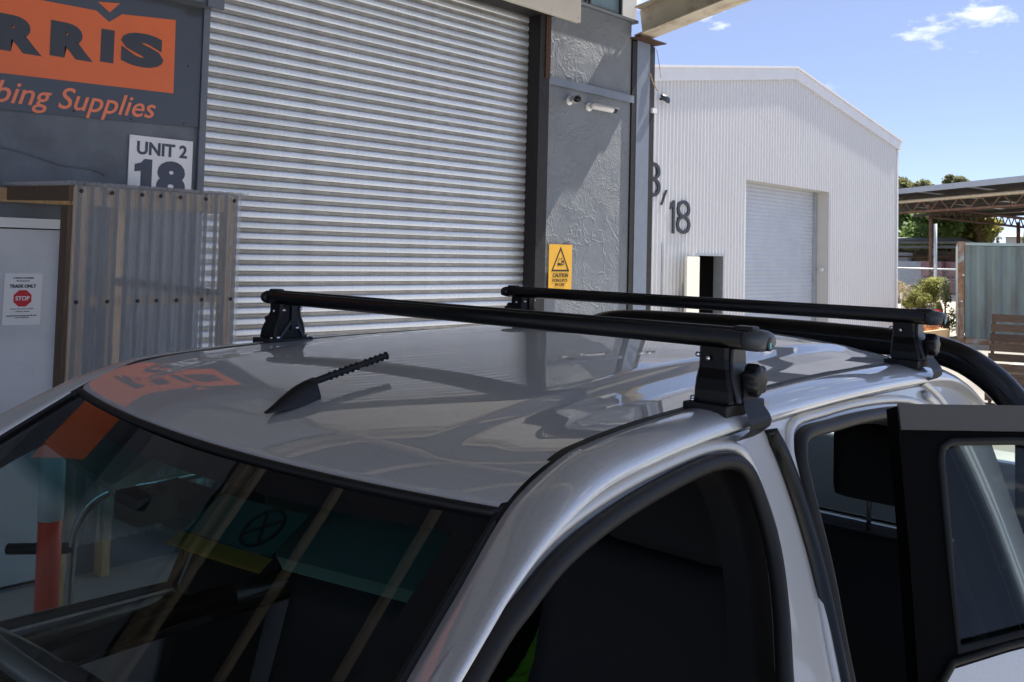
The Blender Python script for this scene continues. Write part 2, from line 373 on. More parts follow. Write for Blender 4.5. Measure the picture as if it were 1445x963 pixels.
# highlight windows along the top
wpart('window_head_wall', bbox(6.0, 7.36, WY+.0, WY+.2, 5.3, 5.6), 'white_trim')
wpart('window_sill', bbox(5.96, 7.36, WY-.03, WY+.2, 4.442, 4.47), 'grey_trim')
for x0, x1 in ((6.02, 6.57), (6.60, 7.12)):
    f_ = NB(); panel2d(f_, [[(x0, 4.472), (x1, 4.472), (x1, 5.3), (x0, 5.3)], [(x0+.025, 4.497), (x1-.025, 4.497), (x1-.025, 5.27), (x0+.025, 5.27)]], lambda a, b, d: (a, WY+.01+d, b), .02)
    fo = wpart('window_frame', f_, 'jamb_dark'); p = obj('window_pane', bbox(x0+.026, x1-.026, WY+.018, WY+.024, 4.498, 5.269), 'window_pane', fo)
wpart('pane_backing', bbox(6.0, 7.12, WY+.062, WY+.07, 4.473, 5.29), 'sign_white')  # white sheet added behind the panes to make them look bright
wpart('window_side_panel', bbox(7.125, 7.36, WY+.0, WY+.2, 4.472, 5.3), 'white_trim')
# roller door: each slat is a piece of its own
rd = wpart('roller_door', bbox(2.62, 5.92, WY+.10, WY+.11, 0, 4.6), 'slat_groove')
prof = [(0, .004), (.0, .004), (.003, -.0055), (.012, -.0070), (.024, -.0076), (.036, -.0072), (.046, -.0055), (.049, .002), (.0525, .0035), (.055, -.001), (.0575, -.0015), (.060, .003), (.063, .003), (.066, -.001), (.069, -.0015), (.072, .002), (.0745, .003)]
bm = NB()
V = loft(bm, [[(x, WY+.085+y, z) for z, y in prof] for x in (2.615, 5.815)])
me = bpy.data.meshes.new('slat'); bm.faces.ensure_lookup_table()
for f_ in bm.faces:
    zc = f_.calc_center_median().z; f_.material_index = 0 if zc < .0475 else 1; f_.smooth = zc < .047
bm.to_mesh(me); bm.free(); me.materials.append(MATS['galv_slat']); me.materials.append(MATS['slat_groove'])
PITCH = .0752
for i in range(60):
    s = bpy.data.objects.new('slat', me); COL.objects.link(s); s.location = (rnd.uniform(-.002, .002), rnd.uniform(-.0012, .0012), .01+i*PITCH); s.parent = rd
gd = NB(); box(gd, 5.815, 5.95, WY-.07, WY+.12, 0, 4.20)
wpart('door_guide', gd, 'jamb_dark')
wpart('guide_strip', bbox(5.885, 5.948, WY-.082, WY-.0715, 3.62, 4.2), 'rust_strip')
wpart('door_guide', bbox(2.601, 2.645, WY-.03, WY+.06, 0, 4.2), 'grey_trim')
wpart('door_hood', bbox(2.3, 6.02, 5.17, 5.22, 4.115, 4.64, .004), 'beige_fascia')
wpart('hood_soffit', bbox(2.66, 5.94, 5.225, WY+.07, 4.20, 4.24), 'jamb_dark')
for x in (5.2, 5.62, 5.98): wpart('rivet', lathe(NB(), [(.006, 0), (.006, .004)], 8, lambda a, b, c, x=x: (x, 5.169-c, 4.15+b)), 'jamb_dark')
# lintel box above the sign
wpart('lintel_box', box(bbox(.2, 2.64, WY-.16, WY-.002, 3.56, 3.75), 2.55, 2.66, WY-.19, WY-.1605, 3.535, 3.70), 'grey_trim')
# white door at the left
dr = wpart('white_door', bbox(.955, 1.805, WY+.03, WY+.07, .02, 2.055, .003), 'white_door')
f_ = NB(); panel2d(f_, [[(.902, .02), (1.858, .02), (1.858, 2.118), (.902, 2.118)], [(.95, .02), (1.81, .02), (1.81, 2.062), (.95, 2.062)]], lambda a, b, d: (a, WY-.012+d, b), .15)
obj('door_frame', f_, 'white_trim', dr); obj('door_handle', tube(NB(), [(1.02, WY+.03, 1.0), (1.02, WY-.04, 1.0), (1.13, WY-.04, 1.0)], .009), 'chrome', dr)

# crack cable on the wall
c_ = tube(NB(), cr([(1.1, WY-.006, 2.53), (1.45, WY-.006, 2.515), (1.62, WY-.007, 2.48), (1.78, WY-.006, 2.44), (1.95, WY-.006, 2.43), (2.02, WY-.007, 2.40)], 5), .006, 6)
tag(obj('cable', c_, 'blue_grey_wall'), 'thin painted-over cable sagging across the wall below the large sign', 'cable')

# ------------------------------------------------------------------ big sign
sg = empty('shop_sign', (1.6, WY, 2.7)); tag(sg, 'dark grey shop sign with orange panel reading RRIS over Plumbing Supplies', 'sign')
def at_sign(name, bm, m_, par=None):
    o = obj(name, bm, m_, sg if par is None else par)
    if par is None: o.matrix_parent_inverse = Matrix.Translation((-1.6, -WY, -2.7))
    return o
bd = at_sign('board', prism(NB(), [(-.6, 2.66), (2.598, 2.765), (2.598, 3.62), (-.6, 3.62)], lambda a, b, d: (a, WY-.004-d, b), 0, .012), 'sign_board')
OY = WY-.0165
pan = prism(NB(), [(.35, 2.90), (2.42, 2.965), (2.415, 3.445), (2.075, 3.41), (2.0, 3.345), (1.92, 3.40), (.35, 3.37)], lambda a, b, d: (a, OY-d, b), 0, .002)
at_sign('orange_panel', pan, 'sign_orange')
at_sign('triangle_mark', prism(NB(), [(1.93, 3.455), (2.06, 3.475), (2.0, 3.405)], lambda a, b, d: (a, OY-d, b), 0, .002), 'sign_orange')
LY = OY-.0025
for ch, x0, x1, z0, z1 in (('R', 1.385, 1.63, 3.065, 3.275), ('R', 1.672, 1.915, 3.08, 3.29), ('I', 1.957, 2.035, 3.092, 3.298), ('S', 2.077, 2.345, 3.10, 3.315)):
    if ch == 'I': b_ = prism(NB(), [(x0, z0), (x1, z0+.002), (x1, z1), (x0, z1-.002)], lambda a, b, d: (a, LY-d, b), 0, .0015)
    else: b_ = text_mesh(ch, x0, x1, z0, z1, LY-.001, .075)
    at_sign('letter', b_, 'sign_text')
tm = text_mesh('Plumbing Supplies', 1.04, 2.31, 2.735, 2.905, LY+.001, .008, .28)
for v in tm.vertices: v.co.z += (v.co.x-1.8)*.02
at_sign('lettering', tm, 'script_orange')
for x, z in ((1.82, 2.77), (2.16, 2.765), (2.50, 2.78), (2.51, 3.16), (1.95, 3.52)): at_sign('screw', lathe(NB(), [(.007, 0), (.005, .004)], 8, lambda a, b, c, x=x, z=z: (x+a, LY-c+.004, z+b)), 'black_ink')

# unit number sign
us = empty('unit_sign', (2.36, WY, 2.34)); tag(us, 'white square sign reading UNIT 2 18 beside the roller door', 'sign')
def pp(root, loc):
    def f(name, bm, m_, **k):
        o = obj(name, bm, m_, root, **k); o.matrix_parent_inverse = Matrix.Translation([-q for q in loc]); return o
    return f
P_ = pp(us, (2.36, WY, 2.34))
P_('plate', bbox(2.158, 2.568, WY-.012, WY-.003, 2.255, 2.668), 'sign_white')
P_('lettering', text_mesh('UNIT 2', 2.205, 2.53, 2.55, 2.635, WY-.013, .03), 'navy_text')
P_('number', text_mesh('8', 2.335, 2.525, 2.285, 2.525, WY-.013, .06), 'navy_text')
P_('number', prism(NB(), [(2.235, 2.289), (2.305, 2.289), (2.305, 2.524), (2.255, 2.524), (2.235, 2.50), (2.195, 2.487), (2.195, 2.44), (2.235, 2.447)], lambda a, b, d: (a, WY-.0125-d, b), 0, .0015), 'navy_text')
for x in (2.172, 2.553): P_('screw', lathe(NB(), [(.006, 0), (.004, .003)], 8, lambda a, b, c, x=x: (x+a, WY-.0122-c, 2.655+b)), 'zinc_bolt')

# paper notice on the door
nq = empty('paper_notice', (1.605, WY+.03, 1.5)); tag(nq, 'white paper notice reading TRADE ONLY with red STOP sign on white door', 'notice')
P_ = pp(nq, (1.605, WY+.03, 1.5)); NYy = WY+.0275
sh = NB(); loft(sh, [[(1.505+.2*i/6, NYy-.0015*math.sin(i*1.1)-.001*(j % 2), 1.503+.297*j/6) for i in range(7)] for j in range(7)])
P_('sheet', prism(NB(), [(1.505, 1.503), (1.704, 1.500), (1.708, 1.798), (1.507, 1.800)], lambda a, b, d: (a, NYy-d, b), 0, .001), 'paper')
sh.free()
P_('lettering', text_mesh('TRADE ONLY', 1.535, 1.675, 1.715, 1.735, NYy-.0012, .03), 'black_ink')
for z, x0, x1, s in ((1.768, 1.55, 1.66, 'ATTENTION CUSTOMERS'), (1.752, 1.57, 1.64, 'this entrance is for'), (1.590, 1.545, 1.665, 'if you are not a trade'), (1.575, 1.57, 1.645, 'customer please'), (1.552, 1.525, 1.685, 'use the front entrance for all sales'), (1.540, 1.57, 1.645, 'and enquiries')):
    P_('small_print', text_mesh(s, x0, x1, z, z+.008, NYy-.0012, .02), 'black_ink')
oc = lambda r: [(1.605+r*math.cos(R_(22.5+45*k)), 1.655+r*math.sin(R_(22.5+45*k))) for k in range(8)]
P_('octagon', prism(NB(), oc(.051), lambda a, b, d: (a, NYy-.0012-d, b), 0, .0006), 'stop_red')
P_('stop_lettering', text_mesh('STOP', 1.568, 1.642, 1.642, 1.668, NYy-.0022, .03, depth=.0005), 'paper')

# caution sign
cs = empty('caution_sign', (6.2, WY, 1.7)); tag(cs, 'yellow caution sign with black forklift triangle on grey crinkled wall', 'sign')
P_ = pp(cs, (6.2, WY, 1.7))
P_('plate', bbox(6.045, 6.372, WY-.030, WY-.024, 1.60, 2.085), 'sign_yellow')
CY = WY-.0305
tri = lambda s: [(6.208-.128*s, 1.835+.014*(1-s)*3), (6.208+.128*s, 1.835+.014*(1-s)*3), (6.208, 1.835+.225*s+.014*(1-s)*1)]
panel2d_b = NB(); panel2d(panel2d_b, [[(6.08, 1.83), (6.336, 1.83), (6.208, 2.065)], [(6.105, 1.846), (6.311, 1.846), (6.208, 2.033)]], lambda a, b, d: (a, CY-d, b), .001)
P_('triangle', panel2d_b, 'black_ink')
fk = NB()
for poly in ([(6.165, 1.885), (6.215, 1.885), (6.215, 1.905), (6.185, 1.912), (6.165, 1.905)], [(6.222, 1.885), (6.228, 1.885), (6.228, 1.96), (6.222, 1.96)], [(6.230, 1.886), (6.262, 1.90), (6.260, 1.907), (6.230, 1.895)], [(6.170, 1.913), (6.174, 1.913), (6.188, 1.95), (6.212, 1.95), (6.212, 1.954), (6.185, 1.954)], [(6.232, 1.91), (6.258, 1.915), (6.256, 1.935), (6.232, 1.93)]):
    prism(fk, poly, lambda a, b, d: (a, CY-d, b), 0, .001)
P_('forklift_symbol', fk, 'black_ink')
P_('lettering', text_mesh('CAUTION', 6.10, 6.32, 1.775, 1.812, CY-.0005, .02), 'black_ink')
P_('lettering', text_mesh('FORKLIFTS', 6.10, 6.31, 1.732, 1.758, CY-.0005, .0), 'black_ink')
P_('lettering', text_mesh('IN USE', 6.14, 6.27, 1.692, 1.718, CY-.0005, .0), 'black_ink')

# security cameras
def sec_cam(name, x, z, dirv, label, L=.17):
    r = empty(name, (x, WY, z)); tag(r, label, 'camera', 'cameras on the wall'); d = Vector(dirv).normalized()
    k = Vector((0, -.07, 0)); s = d.cross(Vector((0, 0, 1))).normalized(); u = s.cross(d)
    obj('base', lathe(NB(), [(.045, 0), (.045, .016), (.03, .03), (.014, .034)], 16, lambda a, b, c: (a, -c, b)), 'cam_white', r, True)
    obj('bracket', tube(NB(), [(0, -.03, 0), (0, -.055, -.003), tuple(k)], .013, 10), 'cam_white', r, True)
    def ring(c, rx, rz, n=14): return [tuple(c+s*rx*math.cos(2*math.pi*i/n)+u*rz*math.sin(2*math.pi*i/n)) for i in range(n)]
    b = NB(); V = loft(b, [ring(k-d*.03, .018, .018), ring(k-d*.02, .033, .03), ring(k+d*(L-.05), .036, .033), ring(k+d*(L-.045), .036, .033)], True); b.faces.new(V[0][::-1]); b.faces.new(V[-1])
    obj('body', b, 'cam_white', r, True)
    b = NB(); V = loft(b, [ring(k+d*(L-.045), .033, .03), ring(k+d*(L-.005), .033, .03), ring(k+d*L, .026, .024)], True); b.faces.new(V[-1]); obj('lens', b, 'black_gloss', r, True)
    b = NB(); V = loft(b, [[tuple(k+d*t+s*.04*math.cos(a)+u*(.038*math.sin(a)+.002)) for a in [math.pi*i/10 for i in range(11)]] for t in (-.01, L+.012)]); bmesh.ops.solidify(b, geom=b.faces[:], thickness=.003); obj('sun_shield', b, 'cam_white', r)
sec_cam('security_camera', 6.305, 3.475, (-.55, -.75, -.12), 'white security camera with square black lens, left of two on grey wall')
sec_cam('security_camera', 6.60, 3.455, (.85, -.35, -.06), 'white bullet security camera pointing right, right of two on grey wall', .26)

# ------------------------------------------------------------------ awning over the car
aw = empty('awning', (7.17, 5.2, 0)); tag(aw, 'steel awning with cream beam ending above the grey column', 'awning')
PA = pp(aw, (7.17, 5.2, 0))
zb = lambda y: 4.29+.165*(5.5-y)
def ibeam(bm, a, b, w_, h, t=.012):
    a, b = Vector(a), Vector(b); u = Vector((0, 0, 1))
    bar(bm, a+u*(t/2), b+u*(t/2), w_, t); bar(bm, a+u*(h-t/2), b+u*(h-t/2), w_, t); bar(bm, a+u*h/2, b+u*h/2, .009, h-2*t-.0005); return bm
Y0, Y1 = 5.50, -0.55
for x, fl in ((7.385, .25), (2.3, .09), (-2.5, .09), (-7.4, .165)):
    PA('rafter', ibeam(NB(), (x, Y0, zb(Y0)), (x, Y1, zb(Y1)), fl, .31), 'cream_steel')
for i in range(12):
    y = 5.0-i*.86
    if y < Y1: break
    PA('purlin', bar(NB(), (-8, y, zb(y)+.31+.078), (7.60, y, zb(y)+.31+.078), .05, .065), 'purlin_cream')
PA('eave_beam', ibeam(NB(), (-8, 5.16, zb(5.16)+.315), (7.60, 5.16, zb(5.16)+.315), .12, .2), 'cream_steel')
bm = NB(); n = 220
loft(bm, [[(-8.1+15.72*i/n, y, zb(y)+.475+(.02 if i % 4 in (1, 2) else 0)) for i in range(n+1)] for y in (5.45, Y1-.15)])
PA('roof_sheet', bm, 'roof_sheet_under')
co_ = NB(); cx0 = 7.165
box(co_, 7.364, 7.59, 5.53, 5.542, 0, 4.265); box(co_, 7.47, 7.485, 5.5425, 5.72, 0, 4.265)
PA('column', co_, 'column_paint')
PA('column_cap', prism(NB(), [(7.25, 5.40), (7.70, 5.40), (7.70, 5.66), (7.25, 5.66)], lambda a, b, d: (a, b, 4.267+d), 0, .012), 'rust_strip')
PA('column_gap_shade', box(bbox(7.285, 7.362, 5.532, 5.70, 0, 4.25), 7.592, 7.68, 5.532, 5.70, 0, 4.25), 'jamb_dark')  # black strips standing in for the shaded gaps either side of the column
for xo in (-7.4, 7.475): PA('post', bbox(xo-.08, xo+.08, Y1+.2, Y1+.36, 0, zb(Y1+.28)-.02), 'column_paint')
PA('loose_wire', tube(NB(), cr([(7.69, 5.52, 4.23), (7.72, 5.51, 4.09), (7.75, 5.50, 3.92)], 4), .004, 5), 'timber')
PA('loose_wire', tube(NB(), cr([(7.58, 5.52, 3.95), (7.62, 5.51, 3.86), (7.69, 5.50, 3.77)], 4), .007, 5), 'timber')
PA('junction_box', bbox(7.61, 7.69, 5.50, 5.528, 3.53, 3.58), 'cam_white')

# ------------------------------------------------------------------ timber shelter with clear corrugated sheet
st = empty('porch_shelter', (1.93, 5.0, 0)); tag(st, 'timber porch frame clad in clear corrugated plastic beside the roller door', 'shelter')
PS = pp(st, (1.93, 5.0, 0)); SY = 4.5
def post(x0, x1, y0, y1, z1, m_='timber'): PS('post', bbox(x0, x1, y0, y1, 0, z1, .002), m_)
post(1.497, 1.57, SY+.005, SY+.095, 2.165); post(2.30, 2.345, SY+.005, SY+.095, 2.165); post(2.06, 2.105, 5.42, 5.545, 2.19)
PS('post_side_shade', bbox(1.476, 1.4965, SY+.0, SY+.10, 0, 2.165), 'timber_dark')  # dark face laid on the post: its side's shade put into the colour
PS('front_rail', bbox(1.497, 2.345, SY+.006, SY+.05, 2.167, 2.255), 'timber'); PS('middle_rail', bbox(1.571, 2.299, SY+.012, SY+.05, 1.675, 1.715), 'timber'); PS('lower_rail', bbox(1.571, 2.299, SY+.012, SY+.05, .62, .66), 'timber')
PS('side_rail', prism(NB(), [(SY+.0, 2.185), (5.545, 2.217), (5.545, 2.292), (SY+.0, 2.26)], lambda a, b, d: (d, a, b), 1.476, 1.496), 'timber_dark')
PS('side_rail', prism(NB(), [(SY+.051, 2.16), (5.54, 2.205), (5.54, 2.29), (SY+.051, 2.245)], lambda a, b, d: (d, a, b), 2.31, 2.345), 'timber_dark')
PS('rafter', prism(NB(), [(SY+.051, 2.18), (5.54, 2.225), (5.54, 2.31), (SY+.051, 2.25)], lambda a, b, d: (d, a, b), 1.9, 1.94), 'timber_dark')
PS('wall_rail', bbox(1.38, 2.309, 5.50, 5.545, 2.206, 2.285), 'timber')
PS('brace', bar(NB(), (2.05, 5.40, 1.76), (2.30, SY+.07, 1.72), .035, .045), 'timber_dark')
def corr(bm, x0, x1, f, pitch=.076, amp=.009):
    n = int(round((x1-x0)/pitch*8)); rows = [[], []]
    for i in range(n+1):
        x = x0+i*pitch/8; ph = (i % 8)/8
        a = amp if .12 < ph < .5 else (-amp if ph > .62 else (amp*(ph/.06-1) if ph <= .12 else amp*(1-(ph-.5)/.06)))
        rows[0].append(f(x, a, 0)); rows[1].append(f(x, a, 1))
    loft(bm, rows); return bm
def corr_sheet(nm, bm):
    bm.faces.ensure_lookup_table()
    for k, f_ in enumerate(bm.faces): f_.material_index = 1 if (k % 8) in (1, 2, 3) else 0
    bmesh.ops.solidify(bm, geom=bm.faces[:], thickness=.0015); PS(nm, bm, None, mats=['clear_sheet', 'rib_sheen_sheet'])
corr_sheet('clear_sheet', corr(NB(), 1.50, 2.375, lambda x, a, t: (x, SY-.012-a, .52 if t == 0 else 2.262), .0585))
corr_sheet('roof_sheet', corr(NB(), 1.46, 2.40, lambda x, a, t: (x, SY-.045 if t == 0 else 5.54, (2.272 if t == 0 else 2.308)+a), .0585))
for x in (1.525, 1.67, 1.82, 1.915, 2.02, 2.16, 2.325):
    for z in (1.696, 2.235): PS('screw', lathe(NB(), [(.010, 0), (.010, .004), (.006, .008)], 10, lambda a, b, c, x=x, z=z: (x+a, SY-.022-c, z+b)), 'black_ink')

# bollard, trolley
bo = empty('bollard', (1.06, 3.26, 0)); tag(bo, 'orange plastic bollard post with white reflective band and red cap', 'bollard')
obj('base', lathe(NB(), [(.20, 0), (.20, .03), (.12, .06), (.06, .075)], 24), 'black_rubber', bo, True)
obj('stem', lathe(NB(), [(.040, .07), (.038, 1.05), (.037, 1.38)], 20), 'orange_plastic', bo, True)
obj('reflective_band', lathe(NB(), [(.0405, 1.03), (.0395, 1.36)], 20), 'reflective_white', bo, True)
obj('cap', lathe(NB(), [(.042, 1.375), (.042, 1.395), (.052, 1.40), (.052, 1.415), (.038, 1.445), (.01, 1.455)], 20), 'red_plastic', bo, True)
tr = empty('hand_trolley', (1.45, 3.85, 0)); tag(tr, 'hand trolley with curved chrome tube handle, seen through the windscreen', 'trolley')
PT = pp(tr, (1.45, 3.85, 0))
PT('handle', tube(NB(), cr([(1.30, 3.74, .25), (1.30, 3.74, .66), (1.315, 3.72, .86), (1.39, 3.635, .985), (1.55, 3.47, 1.04), (1.78, 3.24, 1.11), (1.86, 3.16, 1.10), (1.88, 3.14, .95), (1.88, 3.14, .25)], 6), .018, 10), 'chrome', smooth=True)
PT('platform', bbox(1.25, 1.92, 3.1, 3.9, .17, .20), 'grey_plastic')
PT('grip_bar', tube(NB(), [(1.12, 3.92, .75), (1.31, 3.73, .76)], .022, 8), 'black_rubber', smooth=True)
for x, y in ((1.33, 3.2), (1.84, 3.2), (1.33, 3.8), (1.84, 3.8)):
    wq = PT('wheel', lathe(NB(), [(.03, -.02), (.075, -.02), (.08, 0), (.075, .02), (.03, .02)], 18, lambda a, b, c, x=x, y=y: (x+a, y+c, .08+b)), 'black_rubber', smooth=True)

# ------------------------------------------------------------------ white metal shed building
GY = 8.5
wb = empty('white_shed', (16.6, GY, 0)); tag(wb, 'white ribbed metal gable building numbered 3/18 with pale roller door', 'building')
PW = pp(wb, (16.6, GY, 0))
XL, XR, XM = 11.2, 22.0, 16.61
ztop = lambda x: 5.80-abs(x-XM)*.166
OPN = ((14.78, 18.28, 0, 3.50), (13.13, 13.94, 0, 2.04))
bm = NB(); pt = []; x = XL; pit = .107
while x < XR-.001:
    for dx, dy in ((0, 0), (.052, 0), (.064, -.026), (.086, -.026), (.098, 0)):
        if x+dx < XR: pt.append((x+dx, dy))
    x += pit
pt.append((XR, 0))
for (xa, ya), (xb, yb) in zip(pt, pt[1:]):
    xm = (xa+xb)/2; z0 = .05
    for a, b, c, d in OPN:
        if a < xm < b: z0 = d
    q = [bm.verts.new(p) for p in ((xa, GY+ya, z0), (xb, GY+yb, z0), (xb, GY+yb, ztop(xb)), (xa, GY+ya, ztop(xa)))]; bm.faces.new(q)
PW('wall_cladding', bm, 'white_clad', recalc=False)
for xa, xb in ((XL-.15, XM), (XM, XR+.12)):
    PW('barge_board', prism(NB(), [(xa, ztop(xa)-.10), (xb, ztop(xb)-.10), (xb, ztop(xb)+.12), (xa, ztop(xa)+.12)], lambda a, b, d: (a, GY-.07+d, b), 0, .06), 'white_trim')
    PW('ridge_cap', prism(NB(), [(xa, ztop(xa)+.121), (xb, ztop(xb)+.121), (xb, ztop(xb)+.165), (xa, ztop(xa)+.165)], lambda a, b, d: (a, GY-.10+d, b), 0, .25), 'white_trim')
    PW('roof', prism(NB(), [(xa, ztop(xa)+.0), (xb, ztop(xb)+.0), (xb, ztop(xb)+.05), (xa, ztop(xa)+.05)], lambda a, b, d: (a, GY+.01+d, b), 0, 18), 'white_clad')
PW('corner_flashing', bbox(XR-.06, XR+.02, GY-.04, GY+.05, 0, ztop(XR)-.11), 'white_trim')
PW('side_wall', bbox(XR-.05, XR, GY+.06, GY+18, 0, ztop(XR)-.02), 'white_clad'); PW('side_wall', bbox(XL, XL+.05, GY+.06, GY+18, 0, ztop(XL)-.02), 'white_clad')
PW('downpipe_head', bbox(XR+.03, XR+.16, GY-.01, GY+.12, 4.45, 4.58), 'white_trim')
PW('door_reveal', bbox(18.28, 18.30, GY+.002, GY+.33, 0, 3.5), 'white_reveal'); PW('door_reveal', bbox(14.76, 14.78, GY+.002, GY+.33, 0, 3.5), 'white_reveal'); PW('door_reveal', bbox(14.78, 18.28, GY+.002, GY+.33, 3.5, 3.52), 'white_reveal')
rdo = PW('roller_door', (lambda b: (loft(b, [[(x, GY+.32-.012*math.sin(math.pi*((k % 4)/4.0)), k*.0195) for k in range(181)] for x in (14.781, 18.16)]), b)[1])(NB()), 'pale_roller', smooth=False)
PW('door_guide', bbox(18.165, 18.278, GY+.26, GY+.335, 0, 3.5), 'galv_post')
PW('wall_light', lathe(NB(), [(.05, 0), (.05, .05), (.02, .07)], 12, lambda a, b, c: (18.22+a, GY+.15-c, 1.82+b)), 'cam_white')
fr = NB(); panel2d(fr, [[(13.09, 0), (13.98, 0), (13.98, 2.08), (13.09, 2.08)], [(13.131, 0.001), (13.939, 0.001), (13.939, 2.04), (13.131, 2.04)]], lambda a, b, d: (a, GY-.04+d, b), .2); PW('door_frame', fr, 'galv_post')
lf = NB(); hx, hy = 13.12, GY-.05; ang = R_(198); bar(lf, (hx, hy, 1.02), (hx+.80*math.cos(ang), hy+.80*math.sin(ang), 1.02), .04, 2.0)
dl = PW('open_door', lf, 'cream_door')
PW('dark_interior', bbox(12.6, 14.4, GY+2.6, GY+2.7, 0, 2.6), 'dark_room'); PW('dark_interior', bbox(12.55, 12.6, GY+.1, GY+2.7, 0, 2.6), 'dark_room'); PW('dark_interior', bbox(14.4, 14.45, GY+.4, GY+2.7, 0, 2.6), 'dark_room'); PW('dark_interior', bbox(12.6, 14.4, GY+.2, GY+2.6, 2.6, 2.65), 'dark_room')
for z in (1.25, 1.8): PW('storage_rack_beam', bbox(13.2, 14.3, GY+1.6, GY+1.66, z, z+.10), 'orange_rack')
for s, x0, x1, z0, z1 in (('3', 11.60, 11.96, 2.98, 3.55), ('/', 11.98, 12.16, 2.86, 3.12), ('1', 12.23, 12.40, 2.40, 2.96), ('8', 12.44, 12.86, 2.40, 2.98)):
    if s == '1': me = prism(NB(), [(x0+.09, z0), (x0+.155, z0), (x0+.155, z1), (x0+.11, z1), (x0+.02, z1-.10), (x0+.02, z1-.16), (x0+.09, z1-.11)], lambda a, b, d: (a, GY-.045+d, b), 0, .02)
    else: me = text_mesh(s, x0, x1, z0, z1, GY-.035, -.012 if s != '/' else -.01, depth=.012)
    PW('numeral', me, 'numeral_black')
PW('number_strip', bbox(12.05, 12.09, GY-.03, GY-.022, .05, 2.25), 'galv_post')
sl_ = empty('wall_spotlight', (11.93, GY, 4.62)); tag(sl_, 'small dark spotlight fixed high on the white ribbed wall', 'light')
obj('bracket', tube(NB(), [(0, -.02, 0), (0, -.10, 0)], .02), 'numeral_black', sl_); obj('head', lathe(NB(), [(.03, -.09), (.055, -.05), (.06, .06), (.05, .062)], 12, lambda a, b, c: (a+c*.7, -.13-c*.4, b-c*.4)), 'numeral_black', sl_, True)
bk_ = empty('brick_stack', (21.4, 7.6, .44)); tag(bk_, 'low stack of orange bricks in front of white ribbed wall', 'bricks')
bme = None
for i in range(7):
    for j in range(4):
        if bme is None: o = obj('brick', bbox(-.11, .11, -.055, .055, 0, .072), 'brick_orange', bk_); bme = o.data
        else: o = obj('brick', bme, None, bk_)
        o.location = (-.78+.24*i+(j % 2)*.1, rnd.uniform(-.01, .01), .08*j+.002)
bs = obj('crate', bbox(20.5, 22.6, 7.45, 7.8, 0, .44), 'timber'); tag(bs, 'timber crate under the stack of orange bricks', 'crate')

# ------------------------------------------------------------------ yard at the right: container, pallet, fence, sheds, plants
CA = math.atan2(-.944, .33)
ct = empty('shipping_container', (23.97, 7.71, 0), CA); tag(ct, 'pale teal shipping container with rusty corner post', 'container')
bm = NB(); pr = []; x = .16
while x < 5.9: pr += [(x, .0), (x+.10, .0), (x+.17, .036), (x+.27, .036)]; x += .34
loft(bm, [[(a, .02+b, z) for a, b in pr] for z in (.16, 2.49)]); bmesh.ops.solidify(bm, geom=bm.faces[:], thickness=.004)
obj('side_panel', bm, 'container_paint', ct)
for x in (0, 5.9):
    obj('corner_post', bbox(x, x+.15, -.0, .16, .12, 2.47), 'container_rust', ct)
    for z in (0, 2.472): obj('corner_casting', bbox(x-.004, x+.17, -.006, .17, z, z+.118, .008), 'container_rust', ct)
obj('top_rail', bbox(.172, 5.90, .0, .06, 2.50, 2.572), 'container_paint', ct); obj('bottom_rail', bbox(.172, 5.90, .0, .06, .0, .155), 'container_rust', ct)
obj('roof', bbox(.02, 6.04, .061, 2.42, 2.53, 2.56), 'container_paint', ct); obj('end_wall', bbox(.01, .04, .161, 2.42, .1, 2.5), 'container_paint', ct); obj('back_wall', bbox(.05, 6.04, 2.42, 2.44, .1, 2.5), 'container_paint', ct)
for x, z in ((.11, 1.72), (.07, 1.05)): obj('latch_plate', bbox(x, x+.05, -.012, -.001, z, z+.035), 'cam_white', ct)
nb = empty('container_notice', (24.04+1.36*.33, 7.50-1.36*.944, 1.2), CA); tag(nb, 'blue and white notice fixed on the teal container', 'sign')
obj('plate', bbox(-.06, .5, -.03, -.015, -.0, .55), 'sign_white', nb); obj('print', bbox(-.0, .45, -.034, -.0305, .05, .38), 'navy_text', nb)
pl = empty('pallet', (13.17, 3.90, 0), CA); tag(pl, 'dark timber pallet standing upright in front of the teal container', 'pallet')
cb = obj('concrete_block', bbox(13.50, 14.1, 2.4, 3.75, 0, .62, .03), 'concrete'); tag(cb, 'grey concrete block behind the upright dark pallet', 'block')
tl = lambda z: -.0+.14*z
for k in range(10):
    z = .06+k*.134; obj('slat', bar(NB(), (-.0+.012*k, tl(z), z), (1.18+.012*k, tl(z), z), .022, .105, (0, .14, 1)), 'pallet_wood', pl)
for x in (.06, .58, 1.10): obj('bearer', bar(NB(), (x+.01, tl(.02)+.055, .02), (x+.08, tl(1.25)+.055, 1.25), .04, .085, (0, -1, .1)), 'pallet_wood', pl)

